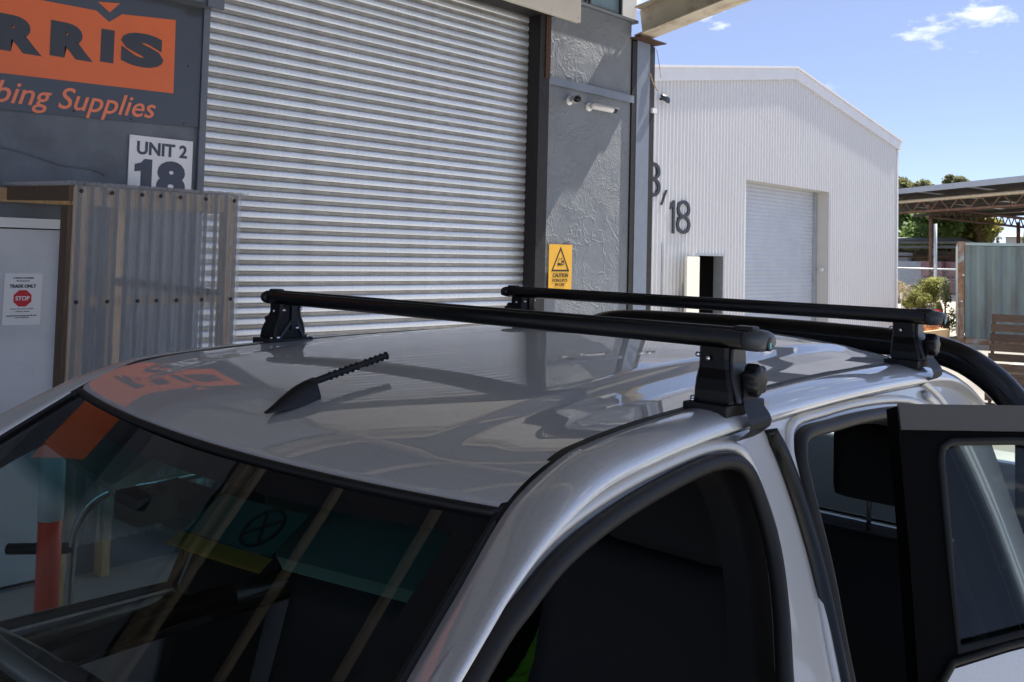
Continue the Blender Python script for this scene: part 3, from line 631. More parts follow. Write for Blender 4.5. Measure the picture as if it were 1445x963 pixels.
# chain link fence
fe = empty('chain_link_fence', (27.3, 10, 0)); tag(fe, 'chain-link fence with galvanised posts between white building and container', 'fence')
PF = pp(fe, (27.3, 10, 0)); FA, FB = Vector((27.5, 8.4, 0)), Vector((26.3, 14.0, 0)); fd = (FB-FA).normalized(); FLn = (FB-FA).length
for s_ in (1.02, 3.8): p = FA+fd*s_; PF('post', tube(NB(), [(p.x, p.y, 0), (p.x, p.y, 3.2 if s_ < 2 else 2.2)], .045, 10), 'galv_post', smooth=True)
for z in (1.86, .1): PF('rail', tube(NB(), [tuple(FA+Vector((0, 0, z))), tuple(FB+Vector((0, 0, z)))], .022, 8), 'galv_post', smooth=True)
bm = NB(); st_ = .11
k = -1.8
while k < FLn:
    for sg_ in (0, 1):
        a0, a1 = max(0, k), min(FLn, k+1.75)
        if a1 <= a0: continue
        za, zb_ = .1+(a0-k), .1+(a1-k)
        if sg_: za, zb_ = 1.95-za, 1.95-zb_
        bar(bm, tuple(FA+fd*a0+Vector((0, 0, za))), tuple(FA+fd*a1+Vector((0, 0, zb_))), .005, .005)
    k += st_
o = PF('mesh_wire', bm, 'wire'); o['kind'] = 'stuff'
gt = empty('steel_frame', (25.6, 8.3, 0)); tag(gt, 'leaning black steel gate frame beside the container corner', 'frame')
obj('tube_frame', tube(NB(), [(.25, .35, 0), (.12, .28, 1.55), (-.15, -.10, 1.57), (.1, -.15, 0)], .022, 6), 'black_powder', gt)
tag(obj('fuel_can', bbox(24.9, 25.15, 8.45, 8.7, .3, .78, .03), 'red_cloth'), 'small bright red drum standing by the fence', 'drum')

def leaf_cloud(bm, blobs, n, size, flat=.6):
    for c, r in blobs:
        c = Vector(c)
        for _ in range(n):
            d = Vector((rnd.gauss(0, 1), rnd.gauss(0, 1), rnd.gauss(0, 1))).normalized(); p = c+Vector((d.x*r[0], d.y*r[1], d.z*r[2]))*(rnd.random()**.45)
            a = Vector((rnd.gauss(0, 1), rnd.gauss(0, 1), rnd.gauss(0, 1))).normalized(); b = a.orthogonal().normalized(); s = size*rnd.uniform(.6, 1.4)
            b = (b*math.cos(q := rnd.uniform(0, 6.28))+a.cross(b)*math.sin(q)); t_ = a.cross(b)
            vv = [bm.verts.new(p+b*s), bm.verts.new(p+t_*s*flat), bm.verts.new(p-b*s), bm.verts.new(p-t_*s*flat)]
            f1 = bm.faces.new(vv); f1.smooth = False
    return bm
def tree(name, loc, h, blobs, n, size, leaf, label, trunk_h, group='trees beyond the yard'):
    r = empty(name, loc); tag(r, label, 'tree', group)
    b = NB(); tube(b, cr([(0, 0, 0), (.1, .05, trunk_h*.5), (0, .1, trunk_h)], 4), [.28-.18*i/8 for i in range(9)], 8)
    for c, rr in blobs: tube(b, [(0, .1, trunk_h*.8), (c[0]*.5, c[1]*.5, (trunk_h*.8+c[2])/2), tuple(c)], [.10, .06, .03], 5)
    obj('trunk', b, 'bark', r)
    obj('crown', leaf_cloud(NB(), blobs, n, size), leaf, r, recalc=False)
def lumps(cx_, cy_, cz_, rx, ry, rz, k):
    o = []
    for _ in range(k):
        d = Vector((rnd.gauss(0, 1), rnd.gauss(0, 1), rnd.gauss(0, 1))).normalized()*rnd.uniform(.35, .9); q = rnd.uniform(.28, .5)
        o.append(((cx_+d.x*rx, cy_+d.y*ry, cz_+d.z*rz), (rx*q, ry*q, rz*q)))
    return o
tree('gum_tree', (70.5, 26.0, 0), 9.5, lumps(0, 0, 7.1, 1.8, 1.8, 1.5, 12), 420, .17, 'leaf_olive', 'tall olive gum tree rising left above the shed roof', 6)
tree('gum_tree', (74.2, 24.1, 0), 10, lumps(0, 0, 8.0, 1.5, 1.7, 1.6, 9), 420, .15, 'leaf_olive', 'rounded gum tree crown standing right above the shed roof', 6.5)
tree('leafy_tree', (57.0, 20.6, 0), 6, lumps(0, 0, 4.0, 3.6, 3.2, 2.2, 18), 420, .17, 'leaf_green', 'broad bright green tree under the truss behind the low shed', 3)
tree('leafy_tree', (60.5, 21.2, 0), 6, lumps(0, -1.5, 4.2, 2.6, 2.6, 2.3, 14), 420, .17, 'leaf_olive', 'darker tree at the edge of the white building behind the truss', 3)
tree('leafy_tree', (58.5, 17.6, 0), 5, lumps(0, 0, 3.6, 2.0, 2.0, 1.5, 10), 380, .15, 'leaf_yellow', 'small yellow-green tree beneath the shed truss', 2.5)
tree('leafy_tree', (62.0, 14.3, 0), 6, lumps(0, 0, 4.3, 2.4, 2.4, 1.7, 10), 380, .16, 'leaf_grey', 'grey-green tree above the container beside the shed', 3.2)

def shrub(name, loc, blobs, n, size, leaf, label):
    r = empty(name, loc); tag(r, label, 'shrub', 'shrubs along the fence')
    b = NB()
    for c, rr in blobs[:6]: tube(b, [(0, 0, 0), (c[0]*.5, c[1]*.5, c[2]*.55), tuple(c)], [.02, .014, .008], 5)
    obj('stems', b, 'bark', r); obj('foliage', leaf_cloud(NB(), blobs, n, size, .45), leaf, r, recalc=False)
shrub('dry_shrub', (28.6, 10.9, 0), lumps(0, 0, 1.05, .9, 1.0, .45, 10), 420, .035, 'leaf_dry', 'dry straw-coloured shrub behind the fence near the white building')
shrub('dry_shrub', (29.0, 10.1, 0), lumps(0, 0, 1.25, .6, .7, .35, 8), 350, .035, 'leaf_grey', 'grey-green shrub behind the dry shrub at the fence')
shrub('leafy_shrub', (26.4, 9.25, 0), lumps(0, 0, 1.15, .42, .45, .6, 10), 300, .04, 'leaf_yellow', 'yellow-green climbing shrub on the fence post')
shrub('leafy_shrub', (25.6, 9.35, 0), lumps(0, 0, .85, .45, .40, .35, 8), 320, .04, 'leaf_yellow', 'low yellow-green shrub in front of the fence')
shrub('leafy_shrub', (25.4, 8.55, 0), lumps(0, 0, .75, .30, .30, .75, 9), 300, .035, 'leaf_olive', 'tall weedy shrub beside the rusty container corner')
for i, (x, y, z, s_, lb) in enumerate(((28.0, 11.35, .75, .55, 'largest pale rock on the bank behind the fence'), (27.6, 10.75, .55, .35, 'pale rock right of the largest rock behind the fence'), (26.9, 10.35, .30, .35, 'low pale rock nearest the white building corner'))):
    b = NB(); bmesh.ops.create_icosphere(b, subdivisions=3, radius=1)
    for v in b.verts: v.co = Vector((v.co.x*s_*1.3, v.co.y*s_, v.co.z*s_*.6))*(1+.18*math.sin(v.co.x*4+i)*math.cos(v.co.y*5+v.co.z*3))+Vector((x, y, z))
    tag(obj('rock', b, 'rock', smooth=True), lb, 'rock', 'rocks behind the fence')
bk = obj('earth_bank', NB(), 'rock'); bk.data.from_pydata([(26.2, 6, 0), (26.0, 16, 0), (29, 16, .7), (29, 6, .7), (34, 16, .9), (34, 6, .9)], [], [(0, 3, 2, 1), (3, 5, 4, 2)]); bk['kind'] = 'structure'
sp_ = empty('marker_sign', (26.6, 10.12, 0)); tag(sp_, 'small white marker sign on thin stake near the rocks', 'sign'); obj('stake', tube(NB(), [(0, 0, 0), (0, 0, 1.0)], .012, 6), 'galv_post', sp_); obj('plate', bbox(-.06, .06, -.012, .012, .95, 1.13), 'sign_white', sp_)

# open shed with trusses
sd = empty('truss_shed', (34, 9, 0)); tag(sd, 'large open shed roof on rusty lattice trusses behind the container', 'shed')
PD = pp(sd, (34, 9, 0))
E0, E1 = Vector((42.0, 21.6, 5.10)), Vector((28.8, 1.5, 5.10)); ed = (E1-E0).normalized(); dd = Vector((.985, -.17, 0))
up = Vector((0, 0, 1)); LEN = (E1-E0).length
PD('fascia', bar(NB(), E0-up*.09, E1-up*.09, .03, .22), 'shed_fascia')
for k in range(8):
    a = E0+ed*(LEN*k/8); b = E0+ed*(LEN*(k+.86)/8); c = E0+ed*(LEN*(k+1)/8)
    for p, q, mt, nm in ((a, b, 'shed_under', 'roof_sheet'), (b, c, 'skylight', 'skylight_sheet')):
        pts = [p-up*.02, q-up*.02, q+dd*18-up*.02, p+dd*18-up*.02]
        bm = NB(); A = [bm.verts.new(v) for v in pts]; B = [bm.verts.new(v+up*.03) for v in pts]; bm.faces.new(A); bm.faces.new(B[::-1])
        for i in range(4): bm.faces.new((A[i], A[(i+1) % 4], B[(i+1) % 4], B[i]))
        PD(nm, bm, mt)
def truss(a, b, h, n, name, mt, rt=.055, rw=.03):
    a, b = Vector(a), Vector(b); bm = NB(); tube(bm, [tuple(a), tuple(b)], rt, 6); t_ = PD(name, bm, mt)
    bm = NB(); tube(bm, [tuple(a-up*h), tuple(b-up*h)], rt*.8, 6)
    for i in range(n):
        p = a+(b-a)*(i/n); q = a+(b-a)*((i+.5)/n); r = a+(b-a)*((i+1)/n)
        bar(bm, tuple(p), tuple(q-up*h), rw, rw, (1, .3, 0)); bar(bm, tuple(q-up*h), tuple(r), rw, rw, (1, .3, 0))
    obj('lattice', bm, 'rust_steel', t_)
ip = ed.cross(up).normalized()
if ip.dot(dd) < 0: ip = -ip
truss(E0+ip*.25-up*.52, E1+ip*.25-up*.52, .45, 22, 'eave_truss', 'cream_pipe', .07, .04)
S0 = Vector((36.6, 12.9, 4.32)); truss(S0, S0+Vector((11.0, -.7, 0)), .42, 14, 'cross_truss', 'rust_steel', .07, .05)
S1 = Vector((33.2, 7.6, 4.32)); truss(S1, S1+Vector((11.0, -.7, 0)), .42, 14, 'cross_truss', 'rust_steel', .07, .05)
for p in ((36.8, 12.85), (47.0, 14.1), (33.3, 7.7), (44.0, 11.6)): PD('post', tube(NB(), [(p[0], p[1], 0), (p[0], p[1], 4.0)], .08, 8), 'rust_steel', smooth=True)
for k in range(5): p = E0+dd*(2+3.2*k)-up*.25; q = E1+dd*(2+3.2*k)-up*.25; PD('purlin', bar(NB(), tuple(p), tuple(q), .08, .16), 'shed_under')
# low old shed behind
ol = empty('low_shed', (46, 17, 0)); tag(ol, 'low weathered open shed with grey roof behind the fence', 'shed')
PO = pp(ol, (46, 17, 0))
bm = NB(); A = [(44.5, 21.0, 2.95), (48.6, 14.9, 3.12), (55, 17.5, 3.5), (51, 23, 3.4)]; V = [bm.verts.new(p) for p in A]+[bm.verts.new((p[0], p[1], p[2]+.12)) for p in A]
bm.faces.new(V[:4][::-1]); bm.faces.new(V[4:])
for i in range(4): bm.faces.new((V[i], V[(i+1) % 4], V[4+(i+1) % 4], V[4+i]))
PO('roof', bm, 'old_roof')
for k in range(9):
    t = k/8; PO('post', tube(NB(), [(44.6+4.0*t, 20.9-5.9*t, 0), (44.6+4.0*t, 20.9-5.9*t, 2.96+.16*t)], .05, 6), 'rust_steel' if k % 2 else 'pale_panel')
PO('fascia_beam', bar(NB(), (44.45, 20.9, 2.78), (48.55, 14.8, 2.95), .05, .14), 'old_roof'); PO('mid_rail', bar(NB(), (44.45, 20.9, 2.33), (48.55, 14.8, 2.42), .05, .08), 'rust_steel')
PO('back_wall', bar(NB(), (50.5, 23, 1.4), (54.5, 17.2, 1.4), .1, 2.8), 'shed_under')
for k, (t, hh, mt) in enumerate(((.12, 2.5, 'brick_orange'), (.3, 2.35, 'pale_panel'), (.45, 2.6, 'pale_panel'), (.62, 2.45, 'leaf_dry'), (.82, 2.3, 'rust_steel'))):
    x, y = 46.4+4*t, 21.0-5.9*t; PO('stored_goods', bbox(x-.4, x+.4, y-.45, y+.45, 0, hh), mt)
fw = obj('sheet_wall', bar(NB(), (40.4, 17.9, 1.06), (41.6, 14.75, 1.06), .06, 2.12), 'pale_panel'); tag(fw, 'pale blue-grey sheet metal wall below the low shed', 'wall')
bp = empty('brick_pallets', (42.4, 14.0, 0)); tag(bp, 'long stack of pinkish wrapped brick pallets behind the fence', 'bricks')
for k in range(4):
    for j in range(3): obj('brick_pack', bbox(-.45, .45, -.45, .45, .02+.72*j, .70+.72*j, .01), 'pink_brick', bp).location = (-.6+.36*k, .42-.92*k, 0)
fb = empty('far_building', (72, 14, 0)); tag(fb, 'far low white-walled building just above the container', 'building')
obj('wall', bbox(-3, 8, -8, 5, 0, 4.1), 'far_white', fb); obj('roof', prism(NB(), [(-3.4, 4.1), (8.4, 4.1), (2.5, 4.6)], lambda a, b, d: (a, d, b), -8.3, 5.3), 'old_roof', fb)

# ------------------------------------------------------------------ the ute (local frame: x rearwards, y to its right, z up)
CO = (1.09083933, 1.22936066, 0); CR = .0579
ute = empty('ute', CO, CR); tag(ute, 'silver dual-cab ute with open doors parked under the awning', 'car')
def U(name, bm, m_, par=None, **k): return obj(name, bm, m_, par or ute, **k)
KS = .33
PY = lambda z: .615+(1.70-z)*KS                                            # half width of the body side at height z
def side(x, z, inn=0.0, s=-1): return (x, s*(PY(z)-inn), z-inn*.30)
APF = lambda x: (x, .735-.194*(x+1.32)/.87, 1.125+.6747*(x+1.32)+.056*((x+1.32)/.87)*(1-(x+1.32)/.87))
def ZD(x):
    if x < .42: u = (.42-x)/.87; return 1.777-.022*u**2-.043*u**12
    u = (x-.42)/.75; return 1.777-.033*u**2-.054*u**8
def YD(x): return .535+(.006*((-.2-x)/.25)**2 if x < -.2 else 0)-(.025*((x-.6)/.57)**2 if x > .6 else 0)
def ZC(x):
    if x < .5: u = .5-x; return 1.814-.061*u**2-.0469*u**8
    u = (x-.5)/.68; return 1.814-.022*u**2-.08*u**8
RC = [APF(-1.32), APF(-1.05), APF(-.80), APF(-.63), APF(-.545)]+[(x, YD(x), ZD(x)) for x in (-.45, -.365, -.309, -.20, -.083, .10, .40, .70, .90, 1.03, 1.12, 1.17)]
EC = [(-1.36, 1.160), (-1.10, 1.335), (-.80, 1.517), (-.594, 1.637), (-.526, 1.675), (-.446, 1.708), (-.358, 1.731), (-.25, 1.742), (-.15, 1.748), (-.061, 1.751), (.10, 1.752), (.368, 1.751), (.65, 1.745), (.88, 1.735), (1.02, 1.715), (1.12, 1.675), (1.17, 1.63)]
RCs = cr(RC, 5); ECs = [(p[0], p[1]) for p in cr([(a, b, 0) for a, b in EC], 5)]
for s in (-1, 1):
    bm = NB(); rows = []
    for (rx, ry, rz), (ex, ez) in zip(RCs, ECs):
        a = Vector((rx, s*ry, rz)); e = Vector((ex, s*PY(ez), ez)); row = [tuple(a+Vector((0, -s*.001, -.016))), tuple(a)]
        n = Vector((0, s*.55, .83)); 
        for t in (.18, .36, .54, .72, .88): row.append(tuple(a.lerp(e, t)+n*(.010*4*t*(1-t))*(.75+.5*t)))
        row += [tuple(e+Vector((0, 0, -.003))), tuple(e+Vector((0, -s*.004, -.007))), side(ex, ez, .022, s), side(ex, ez-.022, .031, s)]
        rows.append(row)
    loft(bm, rows); U('roof_rail', bm, 'silver_paint', smooth=True)
# apertures in the side frame (x, z)
AF = [(-1.18, .48), (-1.18, 1.255), (-1.0, 1.37), (-.8, 1.497), (-.581, 1.627), (-.509, 1.660), (-.429, 1.688), (-.309, 1.709), (-.166, 1.7215), (-.075, 1.722), (-.02, 1.708), (.0, 1.67), (.004, 1.60), (-.02, 1.526), (-.064, 1.44), (-.10, 1.33), (-.13, 1.2), (-.13, .48)]
AR = [(.07, .48), (.07, 1.25), (.095, 1.42), (.125, 1.538), (.138, 1.651), (.148, 1.694), (.185, 1.7215), (.30, 1.7225), (.447, 1.720), (.62, 1.709), (.75, 1.690), (.835, 1.655), (.89, 1.595), (.93, 1.50), (.955, 1.38), (.96, 1.1), (.80, .70), (.62, .48)]
def smooth_loop(L, n=4):
    a = cr([(x, z, 0) for x, z in L[1:-1]], n); return [L[0]]+[(p[0], p[1]) for p in a]+[L[-1]]
AFs, ARs = smooth_loop(AF), smooth_loop(AR)
outer = [(-1.36, .45)]+[(x, z-.010) for x, z in ECs]+[(1.19, 1.1), (1.19, .45)]
for s in (-1, 1):
    bm = NB(); panel2d(bm, [outer, AFs, ARs], lambda a, b, d, s=s: side(a, b, .024+d, s), .010); U('side_frame', bm, 'silver_inner')
    def off(L, d, cx_, cz_):
        o = []
        for x, z in L:
            v = Vector((cx_-x, cz_-z)); v.normalize(); o.append((x+v.x*d, z+v.y*d))
        return o
    bm = NB(); panel2d(bm, [[(-1.33, .47)]+[(x, z-.024) for x, z in ECs[2:-3]]+[(1.10, 1.1), (1.10, .47)], off(AFs, .022, -.5, 1.25), off(ARs, .022, .5, 1.25)], lambda a, b, d, s=s: side(a, b, .058+d, s), .035); U('pillar_trim', bm, 'interior_black')
    for L, c in ((AFs, (-.5, 1.25)), (ARs, (.5, 1.25))):
        pts = [side(x, z, .018, s) for x, z in off(L, .010, *c)]; U('door_seal', tube(NB(), pts, .0115, 10), 'black_rubber', smooth=True)
    for L, c in ((AFs, (-.5, 1.25)), (ARs, (.5, 1.25))):
        pts = [side(x, z, .024, s) for x, z in off(L, -.014, *c)]; U('aperture_flange', tube(NB(), pts, .009, 8), 'silver_inner', smooth=True)
    # inner step ribs round the rear of the back door opening
    for dd_, r_ in ((.045, .010), (.075, .009)):
        pts = [side(x, z, .021, s) for x, z in [q for q in off(ARs, -dd_, .42, 1.35) if q[0] > .80 and q[1] > .75]]; U('pillar_rib', tube(NB(), pts, r_, 8), 'silver_inner', smooth=True)
    # roof ditch moulding
    pts = [(x, s*(y-.004), z-.001) for x, y, z in RCs if -.47 < x < 1.05]
    bm = NB(); loft(bm, [[(p[0], p[1]-s*.010, p[2]-.006), (p[0], p[1]-s*.008, p[2]+.0015), (p[0], p[1]+s*.0035, p[2]+.0015), (p[0], p[1]+s*.005, p[2]-.006)] for p in pts]); U('roof_moulding', bm, 'black_rubber')
# B pillar rubber strip
for s in (-1, 1):
    ctr = [(.082, 1.735), (.098, 1.70), (.108, 1.65), (.112, 1.60), (.112, 1.55), (.104, 1.48), (.088, 1.40), (.068, 1.28), (.05, 1.1), (.045, .6)]
    bm = NB(); rows = []
    for i, (x, z) in enumerate(cr([(a, b, 0) for a, b in ctr], 3) and [(p[0], p[1]) for p in cr([(a, b, 0) for a, b in ctr], 3)]):
        h = .013 if i > 1 else .007
        rows.append([side(x-h, z, .023, s), side(x-h*.8, z, .010, s), side(x, z, .006, s), side(x+h*.8, z, .010, s), side(x+h, z, .023, s)])
    V = loft(bm, rows); bm.faces.new(V[0]); U('pillar_strip', bm, 'black_gloss', smooth=True)

# roof panel
zc_t = [(-.50, 1.706), (-.46, 1.729), (-.40, 1.748), (-.30, 1.766), (-.15, 1.786), (.05, 1.802), (.35, 1.814), (.70, 1.811), (.92, 1.798), (1.05, 1.775), (1.13, 1.752), (1.18, 1.71)]
zc_s = cr([(a, b, 0) for a, b in zc_t], 5); zcf = [(p[0], p[1]) for p in zc_s]; zdf = [(p[0], p[2]) for p in RCs]; ydf = [(p[0], p[1]) for p in RCs]
bm = NB(); rows = []; NX, NY = 90, 72
for i in range(NX+1):
    s_ = (i/NX); s_ = s_**1.25 if s_ < .5 else s_*1.0+(.5**1.25-.5)*(1-s_)/.5
    xd = -.45+s_*1.59; xc = -.50+s_*1.67; row = []
    for j in range(NY+1):
        v = -1+2*j/NY; hw = YD(xd)-.006; y = v*hw
        k = 1-abs(v)**2.3; x = xd+(xc-xd)*(1-v*v); z = ZD(xd)+(ZC(xc)-ZD(xd))*k
        wy_ = min(1, max(0, (abs(y)-.36)/.026)); wy_ = wy_*wy_*(3-2*wy_); fx = min(1, max(0, (xd+.40)/.25))*min(1, max(0, (1.02-xd)/.2))
        z -= .009*wy_*fx*(1-max(0, (abs(v)-.86)/.14))
        row.append((x, y, z))
    rows.append(row)
fr0 = [(p[0]-.004, p[1], p[2]-.012) for p in rows[0]]
loft(bm, [fr0]+rows); U('roof_panel', bm, 'silver_paint', smooth=True)
U('header_seal', tube(NB(), [(p[0]-.006, p[1], p[2]-.008) for p in rows[0]], .006, 8), 'black_rubber', smooth=True)
U('headliner', (lambda b: (loft(b, [[(p[0]+.02, p[1]*.97, p[2]-.045) for p in r[::6]] for r in rows[::8]]), b)[1])(NB()), 'headliner', smooth=True)
bh = NB(); loft(bh, [[(p[0]-.0, p[1], p[2]-.015) for p in rows[0][::4]], [(p[0]+.03, p[1]*.97, p[2]-.05) for p in rows[0][::4]]]); U('header_trim', bh, 'interior_black')
# windscreen
bm = NB(); uvl = bm.loops.layers.uv.new('uv'); G = []; NT, NV = 30, 30
def edge_at(t): return Vector(APF(-.45-.87*t))
for i in range(NT+1):
    t = i/NT; e = edge_at(t); c = Vector((-.512-.925*t, 0, 1.700-.598*t+.012*4*t*(1-t))); r = []
    for j in range(NV+1):
        v = -1+2*j/NV; k = 1-v*v; r.append(bm.verts.new((e.x+(c.x-e.x)*k-.002, v*(e.y-.012), e.z+(c.z-e.z)*k-.008)))
    G.append(r)
for i in range(NT):
    for j in range(NV):
        f_ = bm.faces.new((G[i][j], G[i][j+1], G[i+1][j+1], G[i+1][j]))
        for lp, (a, b) in zip(f_.loops, ((i, j), (i, j+1), (i+1, j+1), (i+1, j))): lp[uvl].uv = (b/NV, a/NT)
ws_pts = [[v.co.copy() for v in r] for r in G]
ws = U('windscreen', bm, 'windscreen_glass', smooth=True)
for s in (0, 1): U('windscreen_seal', tube(NB(), [tuple(r[-1 if s else 0]+Vector((0, (.004 if s else -.004), .002))) for r in ws_pts], .006, 6), 'black_rubber', ws)
def on_ws(u, v, d=.004):
    a, b = v*NT, u*NV; i, j = int(a), int(b); p = ws_pts[i][j].lerp(ws_pts[i][j+1], b-j).lerp(ws_pts[i+1][j].lerp(ws_pts[i+1][j+1], b-j), a-i); return p-Vector((-.5, 0, .86))*d
# registration sticker inside the glass
bm = NB(); loft(bm, [[tuple(on_ws(.22+.15*(1-a/4), .045+.060*b/4)) for a in range(5)] for b in range(5)]); U('sticker', bm, 'sticker_teal' if 'sticker_teal' in MATS else (mat('sticker_teal', (.08, .15, .145), .7) and 'sticker_teal'), ws)
bm = NB(); loft(bm, [[tuple(on_ws(.215+.16*(1-a/4), .107+.02*b)) for a in range(5)] for b in range(2)]); mat('sticker_yellow', (.75, .20, .02), .7); U('sticker_strip', bm, 'sticker_yellow', ws)
ring = [tuple(on_ws(.262+.024*math.cos(2*math.pi*k/20), .075+.026*math.sin(2*math.pi*k/20), .0025)) for k in range(20)]
U('sticker_mark', tube(tube(tube(NB(), ring, .0022, 5, True), [ring[2], ring[12]], .002, 5), [ring[7], ring[17]], .002, 5), 'black_ink', ws)
# bonnet, cowl, front, lower body
U('cowl', (lambda b: (loft(b, [[tuple(p+Vector((0, 0, .004))) for p in ws_pts[-1]], [(p.x-.10, p.y*1.02, p.z-.035) for p in ws_pts[-1]]]), b)[1])(NB()), 'black_plastic')
bm = NB(); rows_b = []
for i in range(13):
    t = i/12; rows_b.append([(-1.50-1.05*t-.10*(1-(2*j/12-1)**2)*t, (2*j/12-1)*(.74-.03*t*t), 1.075+.0*t-.07*t*t+.035*(1-(2*j/12-1)**2)) for j in range(13)])
loft(bm, rows_b); U('bonnet', bm, 'silver_paint', smooth=True)
bm = NB(); loft(bm, [[(p[0], p[1]*1.0, p[2]) for p in rows_b[-1]], [(p[0]-.06, p[1]*1.04, p[2]-.10) for p in rows_b[-1]], [(p[0]-.10, p[1]*1.08, .55) for p in rows_b[-1]], [(p[0]-.02, p[1]*1.06, .35) for p in rows_b[-1]]]); U('front_panel', bm, 'silver_paint', smooth=True)
for s in (-1, 1):
    bm = NB(); loft(bm, [[(-2.62, s*.76, .95), (-2.0, s*.82, 1.0), (-1.37, s*.83, 1.06)], [(-2.6, s*.80, .75), (-2.0, s*.88, .80), (-1.37, s*.87, .8)], [(-2.58, s*.78, .45), (-2.42, s*.87, .52), (-1.37, s*.86, .45)]]); U('front_wing', bm, 'silver_paint', smooth=True)
    U('sill', bbox(-1.37, 1.2, s*.80-.05, s*.80+.05, .36, .475, .02), 'silver_paint')
    U('tub_side', prism(NB(), [(1.24, .5), (1.45, .5), (1.6, .75), (2.2, .75), (2.35, .5), (2.8, .5), (2.8, 1.22), (1.24, 1.22)], lambda a, b, d, s=s: (a, s*(.84-d), b), 0, .06), 'silver_paint')
    for x in (-2.0, 1.9):
        wh = U('wheel', lathe(NB(), [(.2, -.11), (.33, -.12), (.37, -.09), (.375, 0), (.37, .09), (.33, .12), (.2, .11)], 32, lambda a, b, c, x=x, s=s: (x+a, s*.74+c, .38+b)), 'black_rubber', smooth=True)
        U('rim', lathe(NB(), [(.21, -.10), (.22, 0), (.21, .10), (.06, .125)], 24, lambda a, b, c, x=x, s=s: (x+a, s*(.74+c*s*s), .38+b)), 'chrome', wh)
U('tailgate', bbox(2.74, 2.80, -.77, .77, .6, 1.21, .01), 'silver_paint'); U('tub_floor', bbox(1.24, 2.74, -.775, .775, .70, .74), 'black_plastic'); U('tub_front', bbox(1.24, 1.28, -.775, .775, .745, 1.21), 'silver_paint')
U('cab_floor', bbox(-1.36, 1.18, -.79, .79, .40, .43), 'interior_black')
# rear cab wall with window
rw = lambda a, b, d: (1.165+.05*(1.70-b)*.5-d, a, b)
bm = NB(); panel2d(bm, [[(-.50, 1.70), (.50, 1.70), (.60, 1.62), (.80, 1.1), (.80, .45), (-.80, .45), (-.80, 1.1), (-.60, 1.62)], [(-.52, 1.64), (.52, 1.64), (.62, 1.32), (-.62, 1.32)]], rw, .03); U('rear_wall', bm, 'silver_inner')
gw = U('rear_window', prism(NB(), [(-.521, 1.641), (.521, 1.641), (.621, 1.319), (-.621, 1.319)], rw, .012, .017), 'side_glass')
bm = NB(); panel2d(bm, [[(-.545, 1.66), (.545, 1.66), (.65, 1.30), (-.65, 1.30)], [(-.515, 1.635), (.515, 1.635), (.61, 1.325), (-.61, 1.325)]], rw, -.008); U('window_seal', bm, 'black_rubber', gw)
# right hand doors closed: skins and glass
for nm, sk, gl in (('right_front_door', [(-1.20, .50), (-1.20, 1.24), (-.14, 1.21), (.02, .50)], [(-1.02, 1.235), (-.98, 1.37), (-.80, 1.485), (-.58, 1.613), (-.43, 1.674), (-.30, 1.695), (-.05, 1.706), (-.02, 1.6), (-.08, 1.35), (-.12, 1.20)]),
                   ('right_rear_door', [(.02, .50), (-.10, 1.21), (.95, 1.26), (.96, 1.1), (.8, .7), (.62, .5)], [(.07, 1.20), (.11, 1.45), (.15, 1.69), (.30, 1.709), (.60, 1.698), (.80, 1.66), (.90, 1.5), (.935, 1.26)])):
    d_ = U(nm, panel2d(NB(), [sk], lambda a, b, d: side(a, b, .0+d, 1), .04), 'silver_paint')
    b_ = NB(); panel2d(b_, [gl], lambda a, b, d: side(a, b, .020+d, 1), .004); U('window_glass', b_, 'side_glass', d_)
    U('sash', tube(NB(), [side(x, z, .018, 1) for x, z in gl], .017, 8, True), 'black_rubber', d_, smooth=True)
    lo_, hi_ = min(p[0] for p in sk)+.02, max(p[0] for p in sk)-.05
    U('door_trim', tube(NB(), [side(lo_, 1.185, .085, 1), side((lo_+hi_)/2, 1.19, .09, 1), side(hi_, 1.19, .085, 1)], .045, 10), 'black_gloss', d_, smooth=True)
# open left doors
def open_door(nm, hx_, hy_, ang, sk, sash, gl, top, glass):
    c, s_ = math.cos(R_(ang)), math.sin(R_(ang))
    def op(a, b, d):
        x, y, z = side(a, b, .0+d, -1); dx, dy = x-hx_, y-hy_; return (hx_+dx*c+dy*s_, hy_-dx*s_+dy*c, z)
    D = U(nm, panel2d(NB(), [sk], op, .05), 'silver_paint')
    U('window_glass', panel2d(NB(), [gl], lambda a, b, d: op(a, b, .022+d), .004), glass, D)
    U('sash', panel2d(NB(), [sash, gl], lambda a, b, d: op(a, b, .002+d), .040), 'matte_black', D)
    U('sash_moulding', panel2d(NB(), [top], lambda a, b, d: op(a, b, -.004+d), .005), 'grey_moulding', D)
    U('window_seal', tube(NB(), [op(x, z, .004) for x, z in gl], .007, 8, True), 'black_rubber', D, smooth=True)
    U('belt_seal', tube(NB(), [op(x, z+.004, .0) for x, z in (sash[7:] if nm == 'rear_door' else (sash[0], sash[-1]))], .006, 6), 'black_rubber', D, smooth=True)
    U('inner_trim', panel2d(NB(), [[(sk[0][0]+.03, .60), (sk[0][0]+.03, 1.15), (sk[0][0]+.82, 1.15), (sk[-1][0]-.03, .60)]], lambda a, b, d: op(a, b, .052+d), .05), 'interior_black', D)
    return D
